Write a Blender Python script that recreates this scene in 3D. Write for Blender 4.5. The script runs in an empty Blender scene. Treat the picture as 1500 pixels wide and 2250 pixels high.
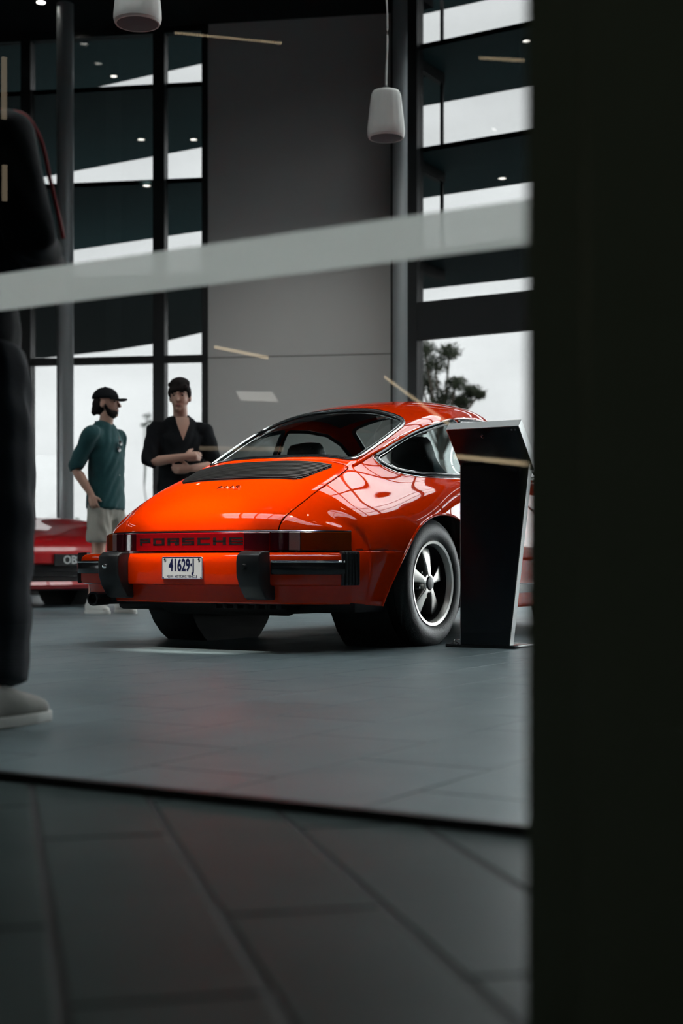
import bpy, bmesh, math, random
import numpy as np
from mathutils import Vector, Matrix
from mathutils.bvhtree import BVHTree

random.seed(7)
SC = bpy.context.scene
COL = SC.collection
R = math.radians

# ------------------------------------------------------------------ camera
CAM_H = 0.40
cam_d = bpy.data.cameras.new('camera')
cam_d.sensor_fit = 'HORIZONTAL'
cam_d.sensor_width = 24.0
cam_d.lens = 50.0
cam_d.shift_y = 112.0 / 1500.0
cam_d.clip_start = 0.05
cam_d.clip_end = 500
cam_d.dof.use_dof = True
cam_d.dof.focus_distance = 6.45
cam_d.dof.aperture_fstop = 2.8
cam = bpy.data.objects.new('camera', cam_d)
COL.objects.link(cam)
cam.location = (0, 0, CAM_H)
cam.rotation_euler = (R(90), 0, 0)
SC.camera = cam

# ------------------------------------------------------------------ world: bright overcast sky
SKY = 11.5
w = bpy.data.worlds.new('overcast_sky')
SC.world = w
w.use_nodes = True
nt = w.node_tree
nt.nodes.clear()
o_ = nt.nodes.new('ShaderNodeOutputWorld')
bg = nt.nodes.new('ShaderNodeBackground')
tc = nt.nodes.new('ShaderNodeTexCoord')
sep = nt.nodes.new('ShaderNodeSeparateXYZ')
nz = nt.nodes.new('ShaderNodeTexNoise')
nz.inputs['Scale'].default_value = 5.0
nz.inputs['Detail'].default_value = 5.0
mp = nt.nodes.new('ShaderNodeMapping')
mp.inputs['Scale'].default_value = (1, 1, 2.6)
rampz = nt.nodes.new('ShaderNodeMapRange')
rampz.inputs['From Min'].default_value = 0.0
rampz.inputs['From Max'].default_value = 0.5
rampz.inputs['To Min'].default_value = 1.08
rampz.inputs['To Max'].default_value = 0.56
rampn = nt.nodes.new('ShaderNodeMapRange')
rampn.inputs['From Min'].default_value = 0.3
rampn.inputs['From Max'].default_value = 0.7
rampn.inputs['To Min'].default_value = 0.80
rampn.inputs['To Max'].default_value = 1.12
mul = nt.nodes.new('ShaderNodeMath'); mul.operation = 'MULTIPLY'
mul2 = nt.nodes.new('ShaderNodeMath'); mul2.operation = 'MULTIPLY'
mul2.inputs[1].default_value = SKY
nt.links.new(tc.outputs['Generated'], sep.inputs[0])
nt.links.new(tc.outputs['Generated'], mp.inputs[0])
nt.links.new(mp.outputs[0], nz.inputs['Vector'])
nt.links.new(sep.outputs['Z'], rampz.inputs['Value'])
nt.links.new(nz.outputs[0], rampn.inputs['Value'])
nt.links.new(rampz.outputs[0], mul.inputs[0])
nt.links.new(rampn.outputs[0], mul.inputs[1])
nt.links.new(mul.outputs[0], mul2.inputs[0])
bg.inputs['Color'].default_value = (0.965, 0.985, 1.0, 1)
nt.links.new(mul2.outputs[0], bg.inputs['Strength'])
nt.links.new(bg.outputs[0], o_.inputs[0])

SC.view_settings.view_transform = 'Standard'
SC.view_settings.look = 'None'
SC.view_settings.gamma = 1.0
SC.view_settings.exposure = 0.0
SC.view_settings.use_curve_mapping = False
SC.cycles.use_denoising = True
SC.cycles.max_bounces = 10
SC.cycles.transparent_max_bounces = 16
SC.cycles.sample_clamp_indirect = 6.0
SC.cycles.caustics_reflective = False
SC.cycles.caustics_refractive = False

# ------------------------------------------------------------------ helpers
def new_mat(name):
    m = bpy.data.materials.new(name)
    m.use_nodes = True
    m.node_tree.nodes.clear()
    return m

def pbr(name, col, rough=0.5, metal=0.0, spec=0.5, coat=0.0, coat_rough=0.03, var=0.06, nscale=20.0,
        bump=0.0, bscale=200.0, rvar=0.0, emis=None, estr=0.0, trans=0.0, sheen=0.0, stretch=None, alpha=1.0):
    m = new_mat(name)
    n = m.node_tree.nodes; L = m.node_tree.links
    out = n.new('ShaderNodeOutputMaterial')
    b = n.new('ShaderNodeBsdfPrincipled')
    L.new(b.outputs[0], out.inputs[0])
    b.inputs['Roughness'].default_value = rough
    b.inputs['Metallic'].default_value = metal
    b.inputs['Specular IOR Level'].default_value = spec
    b.inputs['Coat Weight'].default_value = coat
    b.inputs['Coat Roughness'].default_value = coat_rough
    b.inputs['Transmission Weight'].default_value = trans
    b.inputs['Sheen Weight'].default_value = sheen
    t = n.new('ShaderNodeTexCoord')
    vec = t.outputs['Object']
    if stretch:
        mpn = n.new('ShaderNodeMapping'); mpn.inputs['Scale'].default_value = stretch
        L.new(vec, mpn.inputs[0]); vec = mpn.outputs[0]
    ns = n.new('ShaderNodeTexNoise')
    ns.inputs['Scale'].default_value = nscale
    ns.inputs['Detail'].default_value = 4.0
    L.new(vec, ns.inputs['Vector'])
    rp = n.new('ShaderNodeMapRange')
    rp.inputs['To Min'].default_value = 1.0 - var
    rp.inputs['To Max'].default_value = 1.0 + var
    L.new(ns.outputs[0], rp.inputs['Value'])
    mx = n.new('ShaderNodeMix'); mx.data_type = 'RGBA'; mx.blend_type = 'MULTIPLY'
    mx.inputs[0].default_value = 1.0
    mx.inputs[6].default_value = (*col, 1)
    L.new(rp.outputs[0], mx.inputs[7])
    L.new(mx.outputs[2], b.inputs['Base Color'])
    if rvar > 0:
        rr = n.new('ShaderNodeMapRange')
        rr.inputs['To Min'].default_value = max(0.0, rough - rvar)
        rr.inputs['To Max'].default_value = rough + rvar
        L.new(ns.outputs[0], rr.inputs['Value'])
        L.new(rr.outputs[0], b.inputs['Roughness'])
    if bump > 0:
        n2 = n.new('ShaderNodeTexNoise'); n2.inputs['Scale'].default_value = bscale
        L.new(vec, n2.inputs['Vector'])
        bp = n.new('ShaderNodeBump'); bp.inputs['Strength'].default_value = bump
        bp.inputs['Distance'].default_value = 0.01
        L.new(n2.outputs[0], bp.inputs['Height'])
        L.new(bp.outputs[0], b.inputs['Normal'])
    if emis:
        b.inputs['Emission Color'].default_value = (*emis, 1)
        b.inputs['Emission Strength'].default_value = estr
    return m

def pane_mat(name, tint, refl=1.0, rough=0.0, ior=1.5):
    """thin pane: straight transmission with a tint plus the fresnel reflection of both faces"""
    m = new_mat(name)
    n = m.node_tree.nodes; L = m.node_tree.links
    out = n.new('ShaderNodeOutputMaterial')
    tr = n.new('ShaderNodeBsdfTransparent'); tr.inputs[0].default_value = (*tint, 1)
    gl = n.new('ShaderNodeBsdfGlossy'); gl.inputs['Roughness'].default_value = rough
    fr = n.new('ShaderNodeFresnel'); fr.inputs['IOR'].default_value = ior
    ge = n.new('ShaderNodeNewGeometry')      # same index from either side: the pane is thin
    io = n.new('ShaderNodeMath'); io.operation = 'MULTIPLY_ADD'; io.inputs[1].default_value = 1.0 / ior - ior; io.inputs[2].default_value = ior
    L.new(ge.outputs['Backfacing'], io.inputs[0]); L.new(io.outputs[0], fr.inputs['IOR'])
    mm = n.new('ShaderNodeMath'); mm.operation = 'MULTIPLY'; mm.inputs[1].default_value = refl
    mm.use_clamp = True
    mix = n.new('ShaderNodeMixShader')
    L.new(fr.outputs[0], mm.inputs[0]); L.new(mm.outputs[0], mix.inputs[0])
    L.new(tr.outputs[0], mix.inputs[1]); L.new(gl.outputs[0], mix.inputs[2])
    L.new(mix.outputs[0], out.inputs[0])
    return m

def emit_mat(name, col, s):
    m = new_mat(name)
    n = m.node_tree.nodes; L = m.node_tree.links
    out = n.new('ShaderNodeOutputMaterial')
    e = n.new('ShaderNodeEmission'); e.inputs[0].default_value = (*col, 1); e.inputs[1].default_value = s
    L.new(e.outputs[0], out.inputs[0])
    return m

def link(o, parent=None):
    COL.objects.link(o)
    if parent is not None:
        o.parent = parent
    return o

def tag(o, label=None, cat=None, group=None, kind=None):
    if label: o['label'] = label
    if cat: o['category'] = cat
    if group: o['group'] = group
    if kind: o['kind'] = kind
    return o

def empty(name, loc=(0, 0, 0), rz=0.0):
    o = bpy.data.objects.new(name, None)
    o.empty_display_size = 0.1
    o.location = loc
    o.rotation_euler = (0, 0, rz)
    COL.objects.link(o)
    return o

def mobj(name, V, F, mat, parent=None, smooth=False, angle=None):
    me = bpy.data.meshes.new(name)
    me.from_pydata([tuple(map(float, v)) for v in V], [], [tuple(int(i) for i in f) for f in F])
    me.validate(clean_customdata=False)
    if mat: me.materials.append(mat)
    if smooth:
        me.polygons.foreach_set('use_smooth', [True] * len(me.polygons))
        if angle: me.set_sharp_from_angle(angle=R(angle))
    o = bpy.data.objects.new(name, me)
    return link(o, parent)

def bobj(name, bm, mat, parent=None, smooth=False, angle=None, recalc=True):
    if recalc:
        bmesh.ops.recalc_face_normals(bm, faces=bm.faces)
    me = bpy.data.meshes.new(name)
    bm.to_mesh(me); bm.free()
    for m in (mat if isinstance(mat, (list, tuple)) else [mat]):
        me.materials.append(m)
    if smooth:
        me.polygons.foreach_set('use_smooth', [True] * len(me.polygons))
        if angle: me.set_sharp_from_angle(angle=R(angle))
    o = bpy.data.objects.new(name, me)
    return link(o, parent)

def add_box(bm, c, s, bev=0.0, rot=None, seg=2):
    g = bmesh.ops.create_cube(bm, size=1.0)
    vs = g['verts']
    for v in vs:
        v.co = Vector((v.co.x * s[0], v.co.y * s[1], v.co.z * s[2]))
    if bev > 0:
        es = list({e for v in vs for e in v.link_edges})
        r = bmesh.ops.bevel(bm, geom=es, offset=bev, segments=seg, profile=0.5, affect='EDGES')
        vs = list({v for f in r['faces'] for v in f.verts} | {v for v in vs if v.is_valid})
        # gather whole island
        seen = set(vs); st = list(vs)
        while st:
            v = st.pop()
            for e in v.link_edges:
                o = e.other_vert(v)
                if o not in seen: seen.add(o); st.append(o)
        vs = list(seen)
    M = Matrix.Translation(Vector(c))
    if rot is not None: M = M @ rot
    for v in vs: v.co = M @ v.co
    return vs

def box(name, c, s, mat, parent=None, bev=0.0, rot=None, smooth=False):
    bm = bmesh.new()
    add_box(bm, c, s, bev, rot)
    return bobj(name, bm, mat, parent, smooth=bev > 0 or smooth, angle=40)

def add_prism(bm, poly, fn, d0, d1, bev=0.0, seg=2):
    """poly 2D list, fn(p,q,d)->3D point"""
    a = [bm.verts.new(fn(p[0], p[1], d0)) for p in poly]
    b = [bm.verts.new(fn(p[0], p[1], d1)) for p in poly]
    n = len(poly)
    fs = [bm.faces.new(a), bm.faces.new(list(reversed(b)))]
    for i in range(n):
        fs.append(bm.faces.new((a[i], b[i], b[(i + 1) % n], a[(i + 1) % n])))
    bmesh.ops.recalc_face_normals(bm, faces=fs)
    if bev > 0:
        es = list({e for f in fs for e in f.edges})
        bmesh.ops.bevel(bm, geom=es, offset=bev, segments=seg, profile=0.5, affect='EDGES')

def prism(name, poly, fn, d0, d1, mat, parent=None, bev=0.0, seg=2):
    bm = bmesh.new()
    add_prism(bm, poly, fn, d0, d1, bev, seg)
    return bobj(name, bm, mat, parent, smooth=bev > 0, angle=35)

def lathe(name, prof, mat, parent=None, seg=32, M=None, closed=False, angle=35):
    """prof list of (r,h); axis = local z, then transformed by M"""
    V = []; F = []
    for r, h in prof:
        for k in range(seg):
            a = 2 * math.pi * k / seg
            p = Vector((r * math.cos(a), r * math.sin(a), h))
            V.append(M @ p if M is not None else p)
    n = len(prof)
    for i in range(n - 1 + (1 if closed else 0)):
        for k in range(seg):
            k2 = (k + 1) % seg; j = (i + 1) % n
            F.append((i * seg + k, i * seg + k2, j * seg + k2, j * seg + k))
    bm = bmesh.new()
    vs = [bm.verts.new(v) for v in V]
    for f in F: bm.faces.new([vs[i] for i in f])
    bmesh.ops.remove_doubles(bm, verts=bm.verts, dist=1e-6)
    return bobj(name, bm, mat, parent, smooth=True, angle=angle)

def smooth_path(pts, n, closed=False):
    """Catmull-Rom resample"""
    P = [np.array(p, float) for p in pts]
    m = len(P)
    out = []
    segs = m if closed else m - 1
    per = max(1, n // segs)
    for i in range(segs):
        if closed:
            p0, p1, p2, p3 = P[(i - 1) % m], P[i], P[(i + 1) % m], P[(i + 2) % m]
        else:
            p1, p2 = P[i], P[i + 1]
            p0 = P[i - 1] if i > 0 else 2 * p1 - p2
            p3 = P[i + 2] if i + 2 < m else 2 * p2 - p1
        for k in range(per):
            t = k / per
            out.append(0.5 * ((2 * p1) + (-p0 + p2) * t + (2 * p0 - 5 * p1 + 4 * p2 - p3) * t * t + (-p0 + 3 * p1 - 3 * p2 + p3) * t ** 3))
    if not closed: out.append(P[-1])
    return out

def add_sweep(bm, path, prof, ups, closed=False, cap=True):
    """prof: 2D closed list (side, up); ups: one vector or list of up vectors"""
    n = len(path); rings = []
    P = [Vector(p) for p in path]
    for i in range(n):
        if closed: t = P[(i + 1) % n] - P[(i - 1) % n]
        else: t = P[min(i + 1, n - 1)] - P[max(i - 1, 0)]
        t.normalize()
        u = Vector(ups[i] if isinstance(ups, list) else ups)
        s = t.cross(u)
        if s.length < 1e-6: s = t.orthogonal()
        s.normalize(); u2 = s.cross(t).normalized()
        rings.append([bm.verts.new(P[i] + s * a + u2 * b) for a, b in prof])
    m = len(prof)
    for i in range(n if closed else n - 1):
        r0 = rings[i]; r1 = rings[(i + 1) % n]
        for k in range(m):
            bm.faces.new((r0[k], r0[(k + 1) % m], r1[(k + 1) % m], r1[k]))
    if not closed and cap and m > 2:
        bm.faces.new(rings[0]); bm.faces.new(list(reversed(rings[-1])))

def circ(r, n=8, ry=None):
    ry = r if ry is None else ry
    return [(r * math.cos(2 * math.pi * k / n), ry * math.sin(2 * math.pi * k / n)) for k in range(n)]

def sweep(name, path, prof, ups, mat, parent=None, closed=False, smooth=True, angle=40):
    bm = bmesh.new()
    add_sweep(bm, path, prof, ups, closed)
    return bobj(name, bm, mat, parent, smooth=smooth, angle=angle)

def tube(name, path, r, mat, parent=None, closed=False, n=8, up=(0, 0, 1)):
    return sweep(name, path, circ(r, n), up, mat, parent, closed)

_fontcache = {}
def text_obj(name, s, M, size, mat, parent=None, sx=1.0, depth=0.0006, bold=0.0, align='CENTER', space=1.0):
    cu = bpy.data.curves.new(name, 'FONT')
    cu.body = s; cu.size = size; cu.align_x = align; cu.align_y = 'CENTER'
    cu.space_character = space; cu.extrude = depth; cu.offset = bold; cu.resolution_u = 4
    t = bpy.data.objects.new(name, cu)
    COL.objects.link(t)
    dg = bpy.context.evaluated_depsgraph_get()
    me = bpy.data.meshes.new_from_object(t.evaluated_get(dg))
    bpy.data.objects.remove(t)
    me.transform(M @ Matrix.Diagonal((sx, 1, 1, 1)))
    me.name = name
    me.materials.clear(); me.materials.append(mat)
    o = bpy.data.objects.new(name, me)
    return link(o, parent)

# building axes: r1 runs along the glass front towards the right, e2 into the showroom
AX = R(31.0)
r1 = Vector((math.cos(AX), -math.sin(AX), 0)); e2 = Vector((math.sin(AX), math.cos(AX), 0))
ROTB = -AX
def PT(a, b, z=0.0): return r1 * a + e2 * b + Vector((0, 0, z))
def at(px, py, D):  # point seen at a pixel at a given depth, used for measuring the place
    return Vector(((px - 750) / 3125 * D, D, CAM_H + (1237 - py) / 3125 * D))
RB = Matrix.Rotation(ROTB, 4, 'Z')

# ------------------------------------------------------------------ materials
M = {}
M['orange'] = pbr('orange_red_paint', (0.80, 0.034, 0.0), 0.5, 0, 0.0, 1.0, 0.012, 0.015, 3)
M['red2'] = pbr('deep_red_paint', (0.46, 0.006, 0.010), 0.3, 0, 0.5, 1.0, 0.02, 0.02, 3)
M['rubber'] = pbr('black_rubber', (0.018, 0.02, 0.022), 0.42, 0, 0.5, var=0.15, bump=0.05, bscale=400)
M['tyre'] = pbr('tyre_rubber', (0.006, 0.007, 0.008), 0.5, 0, 0.5, var=0.25, nscale=30, bump=0.15, bscale=150)
M['blackgloss'] = pbr('black_trim_gloss', (0.008, 0.009, 0.011), 0.16, 0, 0.5, var=0.1)
M['blackmatt'] = pbr('matt_black', (0.009, 0.009, 0.01), 0.7, 0, 0.3, var=0.15)
M['grille'] = pbr('grille_black_aluminium', (0.03, 0.031, 0.033), 0.3, 0.5, 0.5, var=0.1)
M['chrome'] = pbr('polished_chrome', (0.82, 0.84, 0.85), 0.1, 1.0, var=0.03)
M['alloy'] = pbr('brushed_alloy', (0.62, 0.60, 0.57), 0.33, 1.0, var=0.06, nscale=60, rvar=0.08)
M['rimlip'] = pbr('anodised_rim', (0.72, 0.70, 0.67), 0.38, 0.9, var=0.05)
M['steel'] = pbr('silver_edge_steel', (0.36, 0.37, 0.37), 0.45, 0.8, var=0.04, stretch=(1, 1, 30))
M['carglass'] = pane_mat('car_window_glass', (0.80, 0.86, 0.85), 1.25)
M['shopglass'] = pane_mat('shopfront_glass', (0.93, 0.96, 0.95), 1.3)
M['facglass'] = pane_mat('tinted_facade_glass', (0.300, 0.300, 0.300), 0.3)
M['clearglass'] = pane_mat('clear_facade_glass', (0.96, 0.97, 0.97), 0.6)
M['lensred'] = pbr('red_lens', (0.30, 0.004, 0.008), 0.06, 0, 0.3, 0.0, 0.02, 0.12, 40)
M['lensdark'] = pbr('dark_red_lens', (0.05, 0.003, 0.008), 0.06, 0, 0.3, 0.0, 0.02, 0.2, 60)
M['lensorange'] = pbr('amber_lens', (0.26, 0.036, 0.002), 0.07, 0, 0.3, 0.0, 0.02, 0.12, 40)
M['lenswhite'] = pbr('reversing_lens', (0.28, 0.21, 0.20), 0.2, 0, 0.5, 0.2, 0.03, 0.2, 300)
M['plate'] = pbr('plate_white', (0.84, 0.85, 0.87), 0.35, 0, 0.5, var=0.02)
M['navy'] = pbr('plate_navy_ink', (0.012, 0.016, 0.075), 0.4, var=0.02)
M['leather'] = pbr('black_leather', (0.016, 0.016, 0.018), 0.5, var=0.15, bump=0.05)
M['frame'] = pbr('black_window_frame', (0.010, 0.011, 0.012), 0.42, 0.0, 0.5, var=0.08)
M['wall'] = pbr('warm_grey_wall', (0.44, 0.438, 0.43), 0.8, 0, 0.2, var=0.025, nscale=2)
M['darkwall'] = pbr('dark_painted_wall', (0.022, 0.022, 0.023), 0.75, 0, 0.2, var=0.06)
M['ceil'] = pbr('black_ceiling', (0.011, 0.011, 0.012), 0.8, 0, 0.2, var=0.05)
M['column'] = pbr('steel_column_paint', (0.30, 0.32, 0.33), 0.42, 0.35, 0.5, var=0.04)
M['slab'] = pbr('dark_sunshade_panel', (0.115, 0.215, 0.23), 0.55, 0, 0.4, var=0.05)
M['speaker'] = pbr('speaker_shell', (0.56, 0.555, 0.53), 0.6, 0, 0.4, var=0.03)
M['spkgrille'] = pbr('speaker_grille', (0.10, 0.10, 0.10), 0.7, 0, 0.3, var=0.3, nscale=300)
M['pillar'] = pbr('satin_black_pillar', (0.16, 0.185, 0.142), 0.36, 0.0, 0.5, var=0.05)
M['frost'] = None
M['kiosk'] = pbr('dark_gloss_panel', (0.006, 0.008, 0.011), 0.2, 0, 0.5, var=0.05)
M['led'] = emit_mat('led_light', (1.0, 0.95, 0.88), 30.0)
M['ledlin'] = emit_mat('linear_led_diffuser', (0.93, 1.0, 0.98), 14.0)
M['ledwarm'] = emit_mat('warm_led_strip', (1.0, 0.78, 0.48), 6.0)
M['leddim'] = emit_mat('dim_led_strip', (1.0, 0.80, 0.55), 1.6)
M['panel'] = emit_mat('light_panel_diffuser', (1.0, 0.98, 0.90), 3.5)
M['skin'] = pbr('skin', (0.52, 0.30, 0.225), 0.5, 0, 0.4, var=0.06, nscale=30)
M['hair'] = pbr('dark_brown_hair', (0.014, 0.010, 0.009), 0.8, 0, 0.2, var=0.3, nscale=120, bump=0.4, bscale=160, stretch=(1, 1, 0.3))
M['teal'] = pbr('teal_linen', (0.012, 0.062, 0.066), 0.85, 0, 0.2, var=0.18, nscale=90, bump=0.25, bscale=14, sheen=0.2)
M['blackcloth'] = pbr('black_cotton', (0.005, 0.006, 0.008), 0.85, 0, 0.2, var=0.15, nscale=90, bump=0.25, bscale=14)
M['beige'] = pbr('beige_chino', (0.36, 0.34, 0.30), 0.85, 0, 0.2, var=0.08, nscale=60, bump=0.2, bscale=16)
M['denim'] = pbr('dark_denim', (0.006, 0.009, 0.014), 0.85, 0, 0.2, var=0.2, nscale=200, bump=0.2, bscale=20)
M['shoewhite'] = pbr('white_canvas', (0.56, 0.56, 0.53), 0.7, 0, 0.3, var=0.05, bump=0.1)
M['shoegrey'] = pbr('light_grey_suede', (0.30, 0.29, 0.27), 0.8, 0, 0.3, var=0.08, bump=0.1)
M['shoeblack'] = pbr('black_shoe_leather', (0.012, 0.012, 0.013), 0.3, 0, 0.5, var=0.1)
M['redpipe'] = pbr('red_piping', (0.30, 0.006, 0.008), 0.7, var=0.05)
M['lip'] = pbr('lips', (0.36, 0.13, 0.11), 0.5, var=0.05)
M['leaf'] = pbr('gum_leaf', (0.075, 0.095, 0.055), 0.6, 0, 0.4, var=0.3, nscale=2)
M['leaffar'] = pbr('hazy_far_leaf', (0.42, 0.45, 0.42), 0.8, 0, 0.1, var=0.2, nscale=2)  # distance haze is put into this pale leaf colour
M['bark'] = pbr('gum_bark', (0.20, 0.17, 0.14), 0.9, 0, 0.2, var=0.25, nscale=6)
M['asphalt'] = pbr('forecourt_concrete', (0.13, 0.135, 0.13), 0.85, var=0.12, nscale=0.6)
# ================================================================== THE SETTING
GB = 1.932          # b of the glass front
CEIL = 7.02
FB = 14.4           # b of the right-hand facade
K = 1.27
def struct(o): o['kind'] = 'structure'; return o

# ---- floor: grout slab with single tiles (showroom) and planks (foyer)
M['grout'] = pbr('dark_grout', (0.022, 0.025, 0.026), 0.7, var=0.1)
def floor_mat(name, col, r0, r1_, stretch=None, spec=0.28):
    m = pbr(name, col, 0.3, 0, spec, var=0.16, nscale=3.0, rvar=0.0, stretch=stretch)
    n = m.node_tree.nodes; L = m.node_tree.links
    b = next(x for x in n if x.type == 'BSDF_PRINCIPLED')
    t = n.new('ShaderNodeNewGeometry')
    n1 = n.new('ShaderNodeTexNoise'); n1.inputs['Scale'].default_value = 2.2; n1.inputs['Detail'].default_value = 6
    L.new(t.outputs['Position'], n1.inputs['Vector'])
    rr = n.new('ShaderNodeMapRange'); rr.inputs['From Min'].default_value = 0.3; rr.inputs['From Max'].default_value = 0.7
    rr.inputs['To Min'].default_value = r0; rr.inputs['To Max'].default_value = r1_
    L.new(n1.outputs[0], rr.inputs['Value']); L.new(rr.outputs[0], b.inputs['Roughness'])
    n2 = n.new('ShaderNodeTexNoise'); n2.inputs['Scale'].default_value = 14.0; n2.inputs['Detail'].default_value = 3
    mpn = n.new('ShaderNodeMapping'); mpn.inputs['Scale'].default_value = (0.45, 1.6, 1)
    L.new(t.outputs['Position'], mpn.inputs[0]); L.new(mpn.outputs[0], n2.inputs['Vector'])
    bp = n.new('ShaderNodeBump'); bp.inputs['Strength'].default_value = 0.10; bp.inputs['Distance'].default_value = 0.004
    L.new(n2.outputs[0], bp.inputs['Height']); L.new(bp.outputs[0], b.inputs['Normal'])
    return m
M['tile'] = floor_mat('slate_grey_tile', (0.166, 0.216, 0.230), 0.34, 0.46)
M['plank'] = floor_mat('charcoal_plank_tile', (0.066, 0.090, 0.090), 0.36, 0.46, spec=0.07)

def plate_mesh(name, sx, sy, mat, t=0.008, bev=0.0008):
    V = []; F = []
    hx, hy = sx / 2, sy / 2
    for (ins, z) in ((0, -t), (0, -bev), (bev, 0.0)):
        V += [(-hx + ins, -hy + ins, z), (hx - ins, -hy + ins, z), (hx - ins, hy - ins, z), (-hx + ins, hy - ins, z)]
    for k in range(2):
        for i in range(4):
            F.append((k * 4 + i, k * 4 + (i + 1) % 4, k * 4 + 4 + (i + 1) % 4, k * 4 + 4 + i))
    F.append((8, 9, 10, 11))
    me = bpy.data.meshes.new(name); me.from_pydata(V, [], F); me.materials.append(mat)
    return me

floor = struct(box('floor', PT(-7, 7.0, -0.062), (46, 40, 0.12), M['grout'], rot=RB))
tag(floor, 'dark slate floor of rectangular tiles and planks across showroom and foyer', 'floor')
tile_me = plate_mesh('tile', 0.297, 0.597, M['tile'])
# showroom tiles: 0.3 along r1, 0.6 along e2, running bond
near = []; far_cells = []
for i in range(-48, 26):
    for j in range(-1, 26):
        a = -0.12 + 0.3 * i
        b = GB + 0.28 + 0.6 * j + (0.3 if i % 2 else 0.0)
        p = PT(a, b)
        if b - 0.3 < GB + 0.012: continue
        if b > 16.0 or p.y > 19.5: continue
        inview = p.y > 1.5 and abs(p.x / max(p.y, .1)) < 0.27
        sz = 1.0 / max(p.y, 0.1)
        (near if (inview and p.y < 9.6 and p.x / p.y < 0.19) else far_cells).append((sz, a, b))
near.sort(reverse=True)
tiles = near[:280]; far_cells += near[280:]
for s_, a, b in tiles:
    o = bpy.data.objects.new('tile', tile_me)
    o.location = PT(a, b, 0.0); o.rotation_euler = (0, 0, ROTB)
    link(o, floor); o.matrix_parent_inverse = floor.matrix_world.inverted()
V = []; F = []
def raw_plate(V, F, c, hx, hy, ux, uy):
    for (ins, z) in ((0, -0.006), (0.0008, 0.0)):
        for sx, sy in ((-1, -1), (1, -1), (1, 1), (-1, 1)):
            q = c + ux * (sx * (hx - ins)) + uy * (sy * (hy - ins)); V.append((q.x, q.y, z))
    n = len(V) - 8
    for i in range(4): F.append((n + i, n + (i + 1) % 4, n + 4 + (i + 1) % 4, n + 4 + i))
    F.append((n + 4, n + 5, n + 6, n + 7))
for s_, a, b in far_cells:
    raw_plate(V, F, PT(a, b), 0.1485, 0.2985, r1, e2)
# first row cut at the glass line
for i in range(-48, 26):
    a = -0.12 + 0.3 * i
    b0 = GB + 0.012
    firsts = [GB + 0.28 + 0.6 * j + (0.3 if i % 2 else 0.0) - 0.3 for j in range(-1, 3)]
    b1 = min(f for f in firsts if f >= b0) - 0.003
    if b1 - b0 > 0.02: raw_plate(V, F, PT(a, (b0 + b1) / 2), 0.1485, (b1 - b0) / 2, r1, e2)
o = mobj('tile_field', V, F, M['tile'], floor); o['kind'] = 'stuff'
o.matrix_parent_inverse = floor.matrix_world.inverted()

# foyer planks laid on the diagonal
PA = math.atan2(750, 3125) * -1.0   # heading of the plank joints (left of straight ahead)
pu = Vector((math.sin(PA), math.cos(PA), 0)); pv = Vector((math.cos(PA), -math.sin(PA), 0))
plank_w, plank_l = 0.19, 0.80
planks = []
for i in range(-26, 22):
    for j in range(-7, 7):
        c = pv * (0.055 + plank_w * (i + 0.5)) + pu * (plank_l * (j + (0.5 if i % 2 else 0.13)))
        planks.append(c)
plank_me = plate_mesh('plank', plank_w - 0.013, plank_l - 0.009, M['plank'])
Vr = []; Fr = []
def clip_poly(poly, n, d):
    out = []
    for k in range(len(poly)):
        p, q = poly[k], poly[(k + 1) % len(poly)]
        dp, dq = p.dot(n) - d, q.dot(n) - d
        if dp <= 0: out.append(p)
        if dp * dq < 0: out.append(p + (q - p) * (dp / (dp - dq)))
    return out
pn = 0
for c in planks:
    hx, hy = (plank_w - 0.013) / 2, (plank_l - 0.009) / 2
    corners = [c + pv * (sx * hx) + pu * (sy * hy) for sx, sy in ((-1, -1), (1, -1), (1, 1), (-1, 1))]
    bs = [q.dot(e2) for q in corners]
    lim = GB - 0.02
    if min(bs) > lim or max(bs) < -3.4: continue
    if c.dot(r1) < -6.2 or c.dot(r1) > 3.2: continue
    vis = c.y > 0.8 and abs(c.x / c.y) < 0.45
    if max(bs) <= lim:
        if vis:
            o = bpy.data.objects.new('plank', plank_me); pn += 1
            o.location = c; o.rotation_euler = (0, 0, -PA)
            link(o, floor); o.matrix_parent_inverse = floor.matrix_world.inverted()
        else:
            raw_plate(Vr, Fr, c, hx, hy, pv, pu)
    else:
        pl = clip_poly(corners, e2, lim)
        if len(pl) >= 3:
            V = [(q.x, q.y, -0.006) for q in pl] + [(q.x, q.y, 0.0) for q in pl]
            n = len(pl)
            F = [tuple(range(n, 2 * n))] + [(k, (k + 1) % n, n + (k + 1) % n, n + k) for k in range(n)]
            if vis:
                o = mobj('plank', V, F, M['plank'], floor); o.matrix_parent_inverse = floor.matrix_world.inverted()
            else:
                k0 = len(Vr); Vr += V; Fr += [tuple(k0 + i for i in f) for f in F]
o = mobj('plank_field', Vr, Fr, M['plank'], floor); o['kind'] = 'stuff'; o.matrix_parent_inverse = floor.matrix_world.inverted()

# ---- outside ground
g = struct(box('ground_outside', (0, 90, -0.16), (400, 300, 0.2), M['asphalt']))
tag(g, 'pale concrete forecourt outside the showroom windows', 'ground')

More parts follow.
